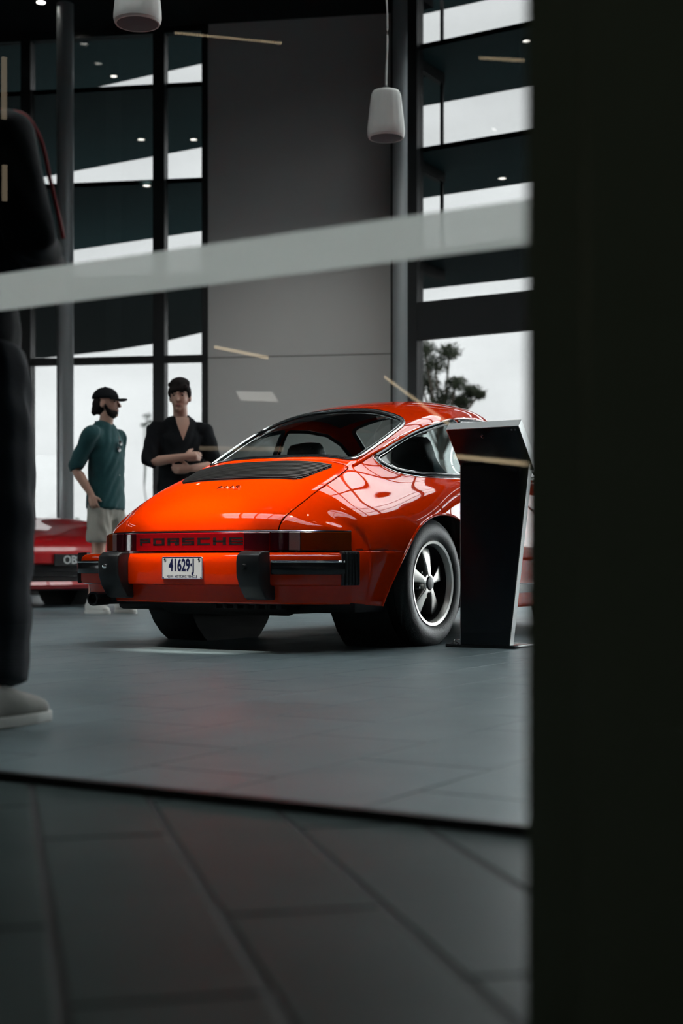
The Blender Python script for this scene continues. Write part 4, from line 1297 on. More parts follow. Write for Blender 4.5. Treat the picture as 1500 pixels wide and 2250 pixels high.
def mixp(a, b, t): return tuple(a[i] + (b[i] - a[i]) * t for i in range(3))
def add_hand(bm, wrist, d, palm_n, side_s, curl=.5, L=.085):
    """palm + four fingers + thumb; d = direction of hand, palm_n = palm normal (fingers curl that way), side_s=+1/-1 thumb side along d x palm_n"""
    wv = Vector(wrist); d = Vector(d).normalized(); n = Vector(palm_n); n = (n - d * n.dot(d)).normalized(); s = d.cross(n).normalized() * side_s
    ring_tube(bm, [wv, wv + d * .04, wv + d * L], [.026, .030, .028], 10)
    ring_tube(bm, [wv + d * .03 - s * .022, wv + d * L - s * .024], [.016, .014], 8); ring_tube(bm, [wv + d * .03 + s * .022, wv + d * L + s * .024], [.016, .014], 8)
    for k, (o, ln) in enumerate(((.030, .068), (.011, .078), (-.009, .073), (-.028, .058))):
        b0 = wv + d * (L - .01) + s * o
        b1 = b0 + (d * math.cos(curl * .7) + n * math.sin(curl * .7)) * ln * .5
        b2 = b1 + (d * math.cos(curl * 1.6) + n * math.sin(curl * 1.6)) * ln * .5
        ring_tube(bm, [b0, b1, b2], [.0095, .009, .0075], 8)
    t0 = wv + d * .025 + s * .024; t1 = t0 + (d * .6 + s * .7 + n * .3).normalized() * .036; t2 = t1 + (d * .85 + s * .25 + n * .4).normalized() * .03
    ring_tube(bm, [t0, t1, t2], [.013, .011, .009], 8)

def person(label, loc, heading, height=1.80, arms=None, feet=None, head_yaw=0.0, head_pitch=0.0, shirt='teal', sleeve=.95, shirt_hem=.84, legs='shorts', leg_mat='beige',
           shoe='shoewhite', sole='shoewhite', hair='cap', vox=.010, beard=False, head_shift=0.0, wide=1.0, loose=0.0, neck_gap=.35):
    sc = height / 1.80
    ang = math.atan2(-heading[0], heading[1])
    root = empty('person', (loc[0], loc[1], 0), ang); root.scale = (sc * wide, sc * wide, sc)
    tag(root, label, 'person')
    A = arms
    F_ = feet or {1: ((.11, .0), 8), -1: ((-.11, .0), 8)}
    HR = Matrix.Translation((head_shift, 0, 1.56)) @ Matrix.Rotation(R(head_yaw), 4, 'Z') @ Matrix.Rotation(R(head_pitch), 4, 'X') @ Matrix.Translation((0, 0, -1.56))
    def H(p): return HR @ Vector(p)
    Hm = HR.to_3x3()
    # ---- body: one skin
    bm = bmesh.new()
    ring_tube(bm, [(0, 0, .90), (0, 0, 1.0), (0, .005, 1.10), (0, .01, 1.25), (0, .0, 1.37), (0, -.01, 1.44)], [(.155, .105), (.145, .10), (.138, .098), (.155, .105), (.165, .10), (.13, .08)], 18)
    ring_tube(bm, [(0, -.015, 1.44), (0, .0, 1.52), H((0, .012, 1.60))], [.064, .056, .056])
    for s in (1, -1):
        sh, el, wr = A[s]
        ring_tube(bm, [(.10 * s, -.01, 1.43), sh], [.055, .058])
        ring_tube(bm, [sh, mixp(sh, el, .4), el, mixp(el, wr, .3), wr], [.054, .048, .040, .041, .027])
        (fx, fy), toe = F_[s]
        hip = (.09 * s, 0, .90); ank = (fx, fy - .03, .09); kn = mixp(hip, ank, .49); kn = (kn[0], kn[1] + .025, kn[2])
        ring_tube(bm, [hip, mixp(hip, kn, .5), kn, mixp(kn, ank, .3), mixp(kn, ank, .65), ank], [.088, .074, .054, .056, .046, .036])
        tv = Vector((-math.sin(R(-toe * s)), math.cos(R(-toe * s)), 0))
        a0 = Vector((fx, fy - .03, .05)); ring_tube(bm, [a0 - tv * .03, a0 + tv * .06, a0 + tv * .15], [(.032, .032), (.036, .028), (.034, .02)])
    # head
    blob(bm, H((0, .0, 1.695)), (.074, .094, .105), Hm); blob(bm, H((0, .042, 1.622)), (.052, .056, .062), Hm); blob(bm, H((0, .05, 1.66)), (.062, .052, .065), Hm)
    ring_tube(bm, [H((0, .092, 1.705)), H((0, .108, 1.675)), H((0, .118, 1.658))], [.010, .013, .014], 8)
    ring_tube(bm, [H((-.036, .086, 1.714)), H((0, .092, 1.716)), H((.036, .086, 1.714))], [.012, .013, .012], 8)
    ring_tube(bm, [H((-.02, .092, 1.625)), H((.02, .092, 1.625))], [.009, .009], 8)
    blob(bm, H((0, .085, 1.588)), (.022, .018, .016), Hm)
    for s in (1, -1): blob(bm, H((.077 * s, -.004, 1.672)), (.010, .020, .031), Hm)
    for s in (1, -1):
        sh, el, wr = A[s]; d = (Vector(wr) - Vector(el)).normalized()
        pn = A.get(('palm', s), (-s, 0, 0)); hd = A.get(('dir', s), d)
        add_hand(bm, Vector(wr), hd, pn, A.get(('thumb', s), 1 if s > 0 else -1), A.get('curl', .5))
    body = fuse('body', bm, vox * .62, M['skin'], root, 3)
    for s in (1, -1):
        b = bmesh.new(); blob(b, H((.031 * s, .0815, 1.694)), (.011, .009, .007), Hm); bobj('eye', b, M['blackgloss'], root, smooth=True)
        b = bmesh.new(); ring_tube(b, [H((.014 * s, .099, 1.716)), H((.033 * s, .097, 1.721)), H((.050 * s, .084, 1.714))], [.004, .005, .003], 6); bobj('eyebrow', b, M['hair'], root, smooth=True)
    b = bmesh.new(); ring_tube(b, [H((-.018, .098, 1.621)), H((0, .1025, 1.622)), H((.018, .098, 1.621))], [.005, .007, .005], 6); bobj('lips', b, M['lip'], root, smooth=True)
    # ---- hair, cap, beard
    if hair == 'cap':
        b = bmesh.new(); blob(b, H((0, -.035, 1.672)), (.083, .075, .085), Hm)
        rg = random.Random(3)
        for k in range(16):
            x = rg.uniform(-.07, .07); blob(b, H((x, -.098 + abs(x) * .4 + rg.uniform(-.012, .008), 1.63 + rg.uniform(-.03, .05))), (.018, .018, .022), Hm)
        fuse('hair', b, .008, M['hair'], root, 2)
        b = bmesh.new()
        g = bmesh.ops.create_uvsphere(b, u_segments=28, v_segments=16, radius=1.0)
        for v in g['verts']: 
            z = max(v.co.z, -.02); v.co = H((v.co.x * .089, v.co.y * .110 - .004, 1.722 + z * .092))
        cp = bobj('cap', b, M['blackcloth'], root, smooth=True)
        b = bmesh.new()
        br = [(.082 * math.cos(a), .06 + .105 * math.sin(a)) for a in np.linspace(0, math.pi, 15)] + [(-.075, .045), (-.04, .07), (.04, .07), (.075, .045)]
        add_prism(b, br, lambda p, q, d: H((p, q + .012, 1.724 - .14 * (q - .06) ** 1 * .6 - 2.2 * p * p + d)), -.005, .005, .002, 1)
        bobj('brim', b, M['blackcloth'], cp, smooth=True, angle=40)
        b = bmesh.new(); blob(b, H((0, -.004, 1.814)), (.008, .008, .006), Hm); bobj('cap_button', b, M['blackcloth'], cp, smooth=True)
    else:
        b = bmesh.new(); blob(b, H((0, -.022, 1.712)), (.084, .096, .105), Hm); blob(b, H((0, .0, 1.785)), (.078, .092, .052), Hm)
        rg = random.Random(11)
        for k in range(26):
            a = rg.uniform(-1.15, 1.15); rr = rg.uniform(.86, 1.0)
            blob(b, H((.074 * math.sin(a) * rr, .075 * math.cos(a) * rr + .005, 1.772 + rg.uniform(-.02, .022) - .012 * abs(math.sin(a)))), (.020, .020, .018), Hm)
        for s in (1, -1):
            blob(b, H((.076 * s, .015, 1.715)), (.014, .030, .040), Hm)
        for k in range(5): blob(b, H((-.06 + .025 * k, .088 - .05 * abs(-.06 + .025 * k), 1.752 - .006 * k)), (.022, .016, .028), Hm)
        fuse('hair', b, .008, M['hair'], root, 2)
    if beard:
        b = bmesh.new(); blob(b, H((0, .046, 1.604)), (.058, .056, .046), Hm)
        for s in (1, -1):
            ring_tube(b, [H((.070 * s, .012, 1.672)), H((.062 * s, .030, 1.632)), H((.045 * s, .062, 1.600))], [.012, .016, .018], 8)
        ring_tube(b, [H((-.022, .096, 1.640)), H((.022, .096, 1.640))], [.006, .006], 6)
        fuse('beard', b, .007, M['hair'], root, 2)
    # ---- shirt: torso + sleeves
    sm_ = M[shirt]
    b = bmesh.new()
    ring_tube(b, [(0, 0, shirt_hem), (0, 0, .95), (0, .004, 1.08), (0, .008, 1.22), (0, .0, 1.36), (0, -.012, 1.445)], [(.188, .140), (.182, .134), (.172, .127), (.178, .128), (.182, .118), (.142, .092)], 20, c0=.06)
    for s in (1, -1):
        sh, el, wr = A[s]
        ring_tube(b, [(.10 * s, -.01, 1.425), sh], [.068, .070])
        if sleeve <= 1.0: ring_tube(b, [sh, mixp(sh, el, .45), mixp(sh, el, sleeve)], [.069, .068, .066], c1=.12)
        else: ring_tube(b, [sh, mixp(sh, el, .45), el, mixp(el, wr, sleeve - 1)], [.069, .067, .060, .056], c1=.12)
    so = fuse('shirt', b, vox, sm_, root, 5, wob=.005, seed=len(label) % 7)
    co_ = [( .078 * math.cos(a), -.010 + .070 * math.sin(a), 1.500 + .022 * -math.sin(a)) for a in np.linspace(math.pi / 2 + neck_gap, math.pi * 2.5 - neck_gap, 22)]
    sweep('collar', co_, [(-.006, -.022), (.006, -.022), (.008, .022), (-.002, .024)], (0, 0, 1), sm_, so)
    # ---- legs
    lm = M[leg_mat]
    b = bmesh.new()
    ring_tube(b, [(0, 0, .85), (0, 0, 1.0)], [(.166, .118), (.150, .105)], 18, c1=.1)
    for s in (1, -1):
        (fx, fy), toe = F_[s]
        hip = (.086 * s, 0, .87); ank = (fx, fy - .03, .09); kn = mixp(hip, ank, .49); kn = (kn[0], kn[1] + .022, kn[2])
        if legs == 'shorts':
            q = mixp(hip, kn, .78); ring_tube(b, [hip, mixp(hip, kn, .4), q], [.096, .100, (.102, .100)], c0=.15, c1=.08)
        else:
            ring_tube(b, [hip, mixp(hip, kn, .5), kn, mixp(kn, ank, .4), mixp(kn, ank, .95)], [.106 + loose, .100 + loose, .088 + loose, .084 + loose, .080 + loose], c1=.1)
    fuse('shorts' if legs == 'shorts' else 'trousers', b, vox, lm, root, 4, wob=.004, seed=2)
    # ---- shoes
    for s in (1, -1):
        (fx, fy), toe = F_[s]
        tv = Vector((math.sin(R(toe * s)), math.cos(R(toe * s)), 0)); sd = Vector((tv.y, -tv.x, 0))
        c = Vector((fx, fy - .03, 0))
        b = bmesh.new()
        ring_tube(b, [c - tv * .035 + Vector((0, 0, .055)), c + tv * .03 + Vector((0, 0, .060)), c + tv * .10 + Vector((0, 0, .046)), c + tv * .17 + Vector((0, 0, .036))], [(.041, .050), (.042, .052), (.047, .040), (.042, .030)], 14)
        ring_tube(b, [c + Vector((0, 0, .05)) - tv * .01, c + Vector((0, 0, .105)) - tv * .012], [.042, .040])
        sho = fuse('shoe', b, .008, M[shoe], root, 3, zmin=.012)
        ol = [(-.085, .0), (-.075, .028), (-.03, .040), (.06, .045), (.13, .049), (.19, .040), (.218, .018), (.222, 0)]
        ol = ol + [(p, -q) for p, q in reversed(ol[1:-1])]
        b = bmesh.new(); add_prism(b, ol, lambda p, q, d: c + tv * p + sd * q + Vector((0, 0, d)), 0, .027, .004, 2)
        bobj('sole', b, M[sole], sho, smooth=True, angle=40)
        for k in range(4):
            y0 = .045 + .022 * k
            z0 = .108 - .013 * k
            tube('lace', [c + tv * y0 + sd * -.022 + Vector((0, 0, z0 - .008)), c + tv * (y0 + .004) + Vector((0, 0, z0)), c + tv * y0 + sd * .022 + Vector((0, 0, z0 - .008))], .0032, M[sole], sho, n=5)
    return root, so, H

# man in the cap: side on, right hand in pocket
armsA = {1: ((.195, -.01, 1.425), (.245, -.125, 1.155), (.195, -.005, .945)), -1: ((-.195, -.005, 1.425), (-.225, -.07, 1.15), (-.19, -.02, .93)), ('dir', 1): (-.05, .25, -1), 'curl': .6}
pa_, shA, HA = person('young man in black cap, teal shirt and beige shorts beside the steel column', (-1.875, 11.32), (.91, -.42), 1.785, armsA,
    {1: ((.115, -.02), 20), -1: ((-.12, .10), -28)}, head_yaw=16, shirt='teal', sleeve=1.04, shirt_hem=.835, legs='shorts', leg_mat='beige', hair='cap', beard=True)
for k in range(5):
    z = 1.36 - .085 * k
    lathe('button', [(.001, .003), (.005, .002), (.0055, 0)], M['shoewhite'], shA, 8, Matrix.Translation((-.006, .128 if k > 1 else .120, z)) @ Matrix.Rotation(R(-90), 4, 'X'))
sg_ = empty('sunglasses', (0, 0, 0)); sg_.parent = shA
for s, dz in ((1, 0), (-1, .0)):
    lathe('lens', [(.001, .004), (.020, .003), (.023, 0), (.020, -.003), (.001, -.004)], M['blackgloss'], sg_, 16, Matrix.Translation((.004 + .012 * s, .136, 1.335 - .026 * s)) @ Matrix.Rotation(R(-80), 4, 'X'))
tube('temple', [(.0, .132, 1.36), (-.002, .122, 1.42)], .003, M['chrome'], sg_)

# man in black: arms folded, looking to the side
armsB = {1: ((.195, .0, 1.425), (.262, .07, 1.165), (.02, .235, 1.205)), -1: ((-.195, .0, 1.425), (-.262, .07, 1.15), (-.04, .20, 1.12)),
         ('dir', 1): (-1, .12, .05), ('palm', 1): (0, -1, -.1), ('dir', -1): (1, .1, -.1), ('palm', -1): (0, -.9, .2), 'curl': .5}
pb2, shB, HB = person('young man with dark hair in black shirt with folded arms by the window mullion', (-1.245, 11.0), (.30, -.95), 1.80, armsB,
    head_yaw=-22, head_pitch=-6, neck_gap=1.05, shirt='blackcloth', sleeve=1.12, shirt_hem=.86, legs='shorts', leg_mat='beige', hair='short')
v_ = mobj('open_neck', [(-.052, .070, 1.520), (.052, .070, 1.520), (.050, .103, 1.470), (.004, .130, 1.335), (-.050, .103, 1.470), (0, .100, 1.520), (0, .118, 1.45)], [(0, 4, 6, 5), (5, 6, 2, 1), (4, 3, 6), (6, 3, 2)], M['skin'], pb2, smooth=True)

# dark figure cut by the left edge, seen from behind at an angle
armsC = {1: ((.20, .0, 1.43), (.272, .02, 1.165), (.06, .24, 1.12)), -1: ((-.20, .0, 1.43), (-.28, .04, 1.17), (-.08, .25, 1.14)),
         ('dir', 1): (-.8, .4, .1), ('palm', 1): (0, -1, 0), ('dir', -1): (.8, .3, .1), ('palm', -1): (0, -1, 0), 'curl': .6}
pc2, shC, HC = person('near dark figure in black top with red sleeve piping and pale shoes at left edge', (-.982, 3.62), (.66, .75), 1.82, armsC,
    {1: ((.205, -.03), -14), -1: ((-.14, .06), 12)}, shirt='blackcloth', sleeve=1.6, shirt_hem=.84, legs='trousers', leg_mat='denim', shoe='shoegrey', sole='shoewhite', hair='short', vox=.010, head_shift=-.04, wide=1.05, loose=.02)
tube('red_piping', smooth_path([(.14, .03, 1.512), (.212, .048, 1.487), (.250, .064, 1.42), (.270, .073, 1.33), (.289, .080, 1.25), (.306, .084, 1.18)], 30), .005, M['redpipe'], shC)
armsD = {1: ((.195, .0, 1.425), (.24, -.02, 1.14), (.20, .12, .96)), -1: ((-.195, .0, 1.425), (-.24, -.02, 1.14), (-.20, .12, .96)), 'curl': .5}
person('figure in black shoes standing just behind the near dark figure', (-1.36, 4.74), (.97, -.15), 1.70, armsD,
    {1: ((.09, .12), 6), -1: ((-.09, -.02), 6)}, shirt='blackcloth', sleeve=1.7, shirt_hem=.9, legs='trousers', leg_mat='denim', shoe='shoeblack', sole='shoeblack', hair='short', vox=.012)
person('distant figure in white shoes hidden behind the near dark figure', (-2.50, 9.62), (.97, -.2), 1.70, armsD,
    {1: ((.09, .19), 6), -1: ((-.09, .0), 6)}, shirt='blackcloth', sleeve=1.7, shirt_hem=.9, legs='trousers', leg_mat='denim', shoe='shoewhite', sole='shoewhite', hair='short', vox=.014)
# ================================================================== KIOSK
kr = Vector((.774 * 6.60 / 6.54, 6.60, 0))
kio = empty('information_kiosk', (kr.x, kr.y, 0), ROTB)
tag(kio, 'dark slab information kiosk with silver edges in front of the rear wheel', 'kiosk')
bm = bmesh.new(); add_box(bm, (-.155, .135, .008), (.36, .27, .016), .003)
bobj('base_plate', bm, M['blackgloss'], kio, smooth=True, angle=30)
ZT = .86
post = [(-.262, .016), (-.012, .016), (.085, ZT), (-.262, ZT)]
prism('post', post, lambda p, q, d: Vector((p, d, q)), .02, .058, M['kiosk'], kio)
# silver edge strips on both narrow sides
def edge(a, b, nm='edge_trim'):
    v = Vector((b[0] - a[0], 0, b[1] - a[1])); n = Vector((v.z, 0, -v.x)).normalized() * .004
    P = [Vector((a[0], .0, a[1])), Vector((b[0], .0, b[1])), Vector((b[0], .0, b[1])) + n, Vector((a[0], .0, a[1])) + n]
    V = [(p.x, .019, p.z) for p in P] + [(p.x, .059, p.z) for p in P]
    b_ = bmesh.new(); vs = [b_.verts.new(v) for v in V]
    for f in ((0, 1, 2, 3), (7, 6, 5, 4), (0, 4, 5, 1), (1, 5, 6, 2), (2, 6, 7, 3), (3, 7, 4, 0)): b_.faces.new([vs[i] for i in f])
    bobj(nm, b_, M['steel'], kio)
edge(post[1], post[2]); edge(post[3], post[0])
# tilted head: near upper edge overhangs towards the viewer
hl_, hr_ = -.268, .092
lo = Vector((0, .05, ZT - .015)); hi = Vector((0, -.115, 1.02)); dv = (hi - lo).normalized(); nv = Vector((1, 0, 0)).cross(dv).normalized()
if nv.z < 0: nv = -nv
Lh = (hi - lo).length
def hd(x, s, t): return Vector((x, 0, 0)) + lo + dv * s + nv * t
def slab(nm, x0, x1, s0, s1, t0, t1, mat, par):
    b_ = bmesh.new(); P = [hd(x, s, t) for t in (t0, t1) for (x, s) in ((x0, s0), (x1, s0), (x1, s1), (x0, s1))]
    vs = [b_.verts.new(p) for p in P]
    for f in ((0, 1, 2, 3), (7, 6, 5, 4), (0, 4, 5, 1), (1, 5, 6, 2), (2, 6, 7, 3), (3, 7, 4, 0)): b_.faces.new([vs[i] for i in f])
    return bobj(nm, b_, mat, par)
head = slab('head', hl_, hr_, -.02, Lh, 0, .044, M['kiosk'], kio)
slab('head_edge', hl_ - .004, hr_ + .004, Lh, Lh + .004, -.001, .045, M['steel'], head)
slab('head_edge', hl_ - .004, hl_, -.02, Lh, -.001, .045, M['steel'], head); slab('head_edge', hr_, hr_ + .004, -.02, Lh, -.001, .045, M['steel'], head)
slab('screen', hl_ + .02, hr_ - .02, .0, Lh - .02, .044, .046, M['blackgloss'], head)
for x in (.055, .072): lathe('screw', [(.001, .003), (.004, .002), (.005, 0)], M['steel'], head, 10, Matrix.Translation(hd(x, Lh - .018, 0)) @ (-nv).to_track_quat('Z', 'Y').to_matrix().to_4x4())
tube('cable_ring', [hd(-.10 + .006 * math.cos(a), Lh - .045 + .009 * math.sin(a), -.003) for a in np.linspace(.6, 5.6, 14)], .0014, M['chrome'], head, n=5)
# twist of wire on the base plate
wtw = tube('wire_twist', smooth_path([(-.31, .03, .019), (-.30, .02, .03), (-.285, .024, .028), (-.292, .035, .02), (-.302, .028, .034), (-.275, .03, .036)], 40), .0018, M['chrome'], None, n=6)
wtw.location = kio.location; wtw.rotation_euler = (0, 0, ROTB)
tag(wtw, 'small twist of silver wire lying on the kiosk base', 'wire')

# ================================================================== PENDANT SPEAKERS
def speaker(px, D, zb, label):
    p = at(px, 0, D); root = empty('pendant_speaker', (p.x, p.y, zb)); tag(root, label, 'speaker', 'white pendant speakers')
    n = 64; prof = [(.127, .0), (.131, .02), (.130, .05), (.118, .16), (.108, .25), (.103, .292), (.094, .312), (.060, .322), (.001, .324)]
    V = []; F = []
    for i, (r_, h) in enumerate(prof):
        for k in range(n):
            a = 2 * math.pi * k / n; f = 1 + (.012 * math.cos(a * 16) if 2 <= i <= 5 else 0)
            V.append((r_ * f * math.cos(a), r_ * f * math.sin(a), h))
    for i in range(len(prof) - 1):
        for k in range(n): F.append((i * n + k, i * n + (k + 1) % n, (i + 1) * n + (k + 1) % n, (i + 1) * n + k))
    mobj('shell', V, F, M['speaker'], root, smooth=True)
    lathe('rim', [(.127, .001), (.121, -.012), (.112, -.012)], M['speaker'], root, 40)
    lathe('grille', [(.112, -.011), (.07, -.017), (.001, -.020)], M['spkgrille'], root, 40)
    lathe('cable_gland', [(.016, .32), (.016, .345), (.008, .36)], M['spkgrille'], root, 14)
    tube('cable', smooth_path([(0, 0, .35), (.008, 0, .8), (-.010, 0, 1.3), (.012, 0, 1.9), (0, 0, CEIL - zb)], 40), .0065, M['speaker'], root, n=7)
speaker(848, 9.95, .40 + 937 * 9.95 / 3125, 'white ribbed pendant speaker hanging on its cable by the right window')
speaker(302, 7.75, .40 + 1189 * 7.75 / 3125, 'white pendant speaker cut by the top edge')

# ================================================================== SECOND CAR
hd2 = Vector((.70, -.714, 0))
c2 = empty('red_sports_car', (0, 0, 0), math.atan2(-hd2.x, hd2.y))
nose = at(148, 1237, 12.75)
org = nose - hd2 * 3.42
c2.location = (org.x, org.y, 0)
tag(c2, 'deep red low sports car parked behind the man in the cap', 'car')
NET2 = [
 st(3.42, [(0,.50),(.2,.50),(.4,.50),(.55,.50),(.65,.495),(.72,.48),(.78,.45),(.80,.40),(.80,.33),(.78,.25),(.74,.18)]),
 st(3.33, [(0,.60),(.2,.60),(.4,.60),(.55,.605),(.66,.605),(.75,.585),(.82,.54),(.85,.45),(.855,.36),(.84,.26),(.80,.16)]),
 st(3.05, [(0,.685),(.2,.685),(.4,.69),(.55,.715),(.66,.735),(.76,.72),(.84,.66),(.885,.55),(.895,.42),(.88,.28),(.83,.15)]),
 st(2.5, [(0,.775),(.2,.775),(.4,.785),(.55,.81),(.66,.83),(.77,.82),(.86,.76),(.915,.62),(.925,.45),(.91,.28),(.86,.15)]),
 st(2.0, [(0,.85),(.22,.85),(.42,.85),(.56,.855),(.67,.855),(.78,.84),(.86,.78),(.905,.64),(.915,.46),(.90,.28),(.85,.14)]),
 st(1.6, [(0,.96),(.25,.955),(.45,.935),(.58,.91),(.67,.88),(.78,.86),(.86,.80),(.90,.66),(.905,.47),(.89,.28),(.85,.14)]),
 st(1.1, [(0,1.17),(.25,1.16),(.43,1.12),(.53,1.05),(.64,.94),(.77,.86),(.85,.80),(.895,.66),(.90,.47),(.89,.28),(.85,.14)]),
 st(.5, [(0,1.24),(.25,1.225),(.42,1.185),(.53,1.11),(.65,.97),(.78,.87),(.86,.81),(.905,.67),(.91,.48),(.90,.28),(.85,.14)]),
 st(-.1, [(0,1.15),(.25,1.14),(.42,1.10),(.53,1.03),(.66,.94),(.79,.87),(.88,.80),(.93,.66),(.935,.48),(.92,.28),(.86,.15)]),
 st(-.6, [(0,.96),(.25,.955),(.42,.94),(.54,.92),(.66,.89),(.78,.84),(.86,.76),(.91,.63),(.92,.47),(.90,.29),(.84,.17)]),
 st(-.95, [(0,.86),(.25,.855),(.42,.85),(.54,.84),(.65,.81),(.74,.76),(.80,.68),(.83,.58),(.84,.46),(.82,.31),(.78,.2)]),
 st(-1.02, [(0,.70),(.25,.70),(.42,.69),(.53,.68),(.62,.66),(.69,.63),(.73,.58),(.75,.52),(.755,.44),(.74,.34),(.72,.24)]),
]
S2 = loft(NET2, 6, 4, 2); bm = loft_bm(S2)
arc2 = [(2.52 + .37 * math.cos(a), .33 + .36 * math.sin(a)) for a in np.linspace(-.5, math.pi + .5, 28)]
arc3 = [(p - 2.52, q) for p, q in arc2]
wnd2 = rpoly([(-.55, 1.62), (0, 1.82), (.55, 1.62), (.44, .98), (0, .93), (-.44, .98)], .06, 4)
sid2 = rpoly([(1.55, .90), (.1, .90), (.1, 1.03), (.5, 1.08), (1.0, 1.03)], .05, 3)
cut(bm, wnd2, (0, 1), lambda c: c.z > .8)
for sg in (1, -1):
    for pl in (arc2, arc3, sid2): cut(bm, pl, (1, 2), lambda c, sg=sg: c.x * sg > .4)
gV = take(bm, wnd2, (0, 1), lambda c: c.z > .8); sV = []
for sg in (1, -1):
    for pl in (arc2, arc3): take(bm, pl, (1, 2), lambda c, sg=sg: c.x * sg > .4)
    sV.append(take(bm, sid2, (1, 2), lambda c, sg=sg: c.x * sg > .4))
b2 = bobj('body_shell', bm, M['red2'], c2, smooth=True); fix_out(b2)
M['glass2'] = pbr('dark_car_glass', (0.01, 0.012, 0.013), 0.06, 0, 0.6, var=0.05)
fix_out(mobj('windscreen', gV[0], gV[1], M['glass2'], c2, smooth=True))
for v_, f_ in sV: mobj('side_window', v_, f_, M['glass2'], c2, smooth=True)
# front fascia
fas = [(-.80, 3.36), (-.6, 3.44), (-.3, 3.475), (0, 3.485), (.3, 3.475), (.6, 3.44), (.80, 3.36)]
fp = smooth_path([(x, y, 0) for x, y in fas], 36)
fs_ = sweep('front_bumper', fp, [(.10, .50), (.02, .51), (-.0, .47), (.0, .40), (.03, .385), (.10, .385)], (0, 0, 1), M['red2'], c2, angle=40)
sweep('front_lip', fp, [(.12, .24), (.0, .235), (-.02, .205), (.02, .17), (.12, .17)], (0, 0, 1), M['red2'], fs_, angle=40)
sweep('grille_recess', fp, [(.10, .40), (.06, .40), (.06, .22), (.10, .22)], (0, 0, 1), M['blackmatt'], fs_, angle=40)
for z in (.28, .33): sweep('grille_bar', smooth_path([(x * .8, y - .04, 0) for x, y in fas], 24), [(.008, z - .004), (-.002, z - .004), (-.002, z + .004), (.008, z + .004)], (0, 0, 1), M['blackgloss'], fs_)
for sg in (1, -1):
    b = bmesh.new(); add_prism(b, rpoly([(.56, .205), (.82, .205), (.84, .40), (.62, .40)], .03, 3), lambda p, q, d: Vector((p * sg, 3.40 - .35 * max(0, p - .55) + d, q)), -.06, .02)
    bobj('corner_panel', b, M['red2'], fs_, smooth=True, angle=40)
    b = bmesh.new(); blob(b, (.70 * sg, 3.16, .655), (.08, .17, .05), Matrix.Rotation(R(-14), 3, 'X')); bobj('headlamp', b, M['chrome'], c2, smooth=True)
    for yc in (2.52, 0.0):
        Mx = Matrix.Translation((.80 * sg, yc, .33)) @ Matrix.Rotation(R(90) * sg, 4, 'Y')
        w2 = lathe('wheel', [(.22, .09), (.26, .11), (.31, .10), (.328, .08), (.33, 0), (.328, -.10), (.31, -.13), (.22, -.12)], M['tyre'], c2, 40, Mx, angle=None)
        lathe('rim', [(.22, .09), (.205, .085), (.195, .03), (.001, .03)], M['grille'], w2, 32, Mx)
        for k in range(5):
            b = bmesh.new(); a0 = R(72 * k)
            add_prism(b, [(.04, .03), (.2, .03), (.2, -.03), (.04, -.03)], lambda p, q, d: Mx @ Vector((p * math.cos(a0) - q * math.sin(a0), p * math.sin(a0) + q * math.cos(a0), d)), .03, .07, .005, 1)
            bobj('spoke', b, M['alloy'], w2, smooth=True, angle=40)
        lathe('wheel_housing', [(.001, -.32), (.40, -.32), (.40, .0)], M['blackmatt'], c2, 24, Mx)
bm = bmesh.new(); add_box(bm, (0, 1.2, .20), (1.5, 4.2, .10), .02); bobj('floor_pan', bm, M['blackmatt'], c2)
b = bmesh.new(); add_box(b, (0, 3.492, .425), (.372, .008, .107), .003); p2 = bobj('number_plate', b, M['blackmatt'], c2)
M['platewhite'] = pbr('plate_letter_white', (.55, .56, .56), .4, var=.02)
text_obj('registration', 'OBS', Matrix.Translation((0, 3.497, .425)) @ Matrix.Rotation(R(180), 4, 'Z') @ Matrix.Rotation(R(90), 4, 'X'), .10, M['platewhite'], p2, 1.0, .0008, .002)
# low stanchion lamp seen under the nose is left to the floor reflections

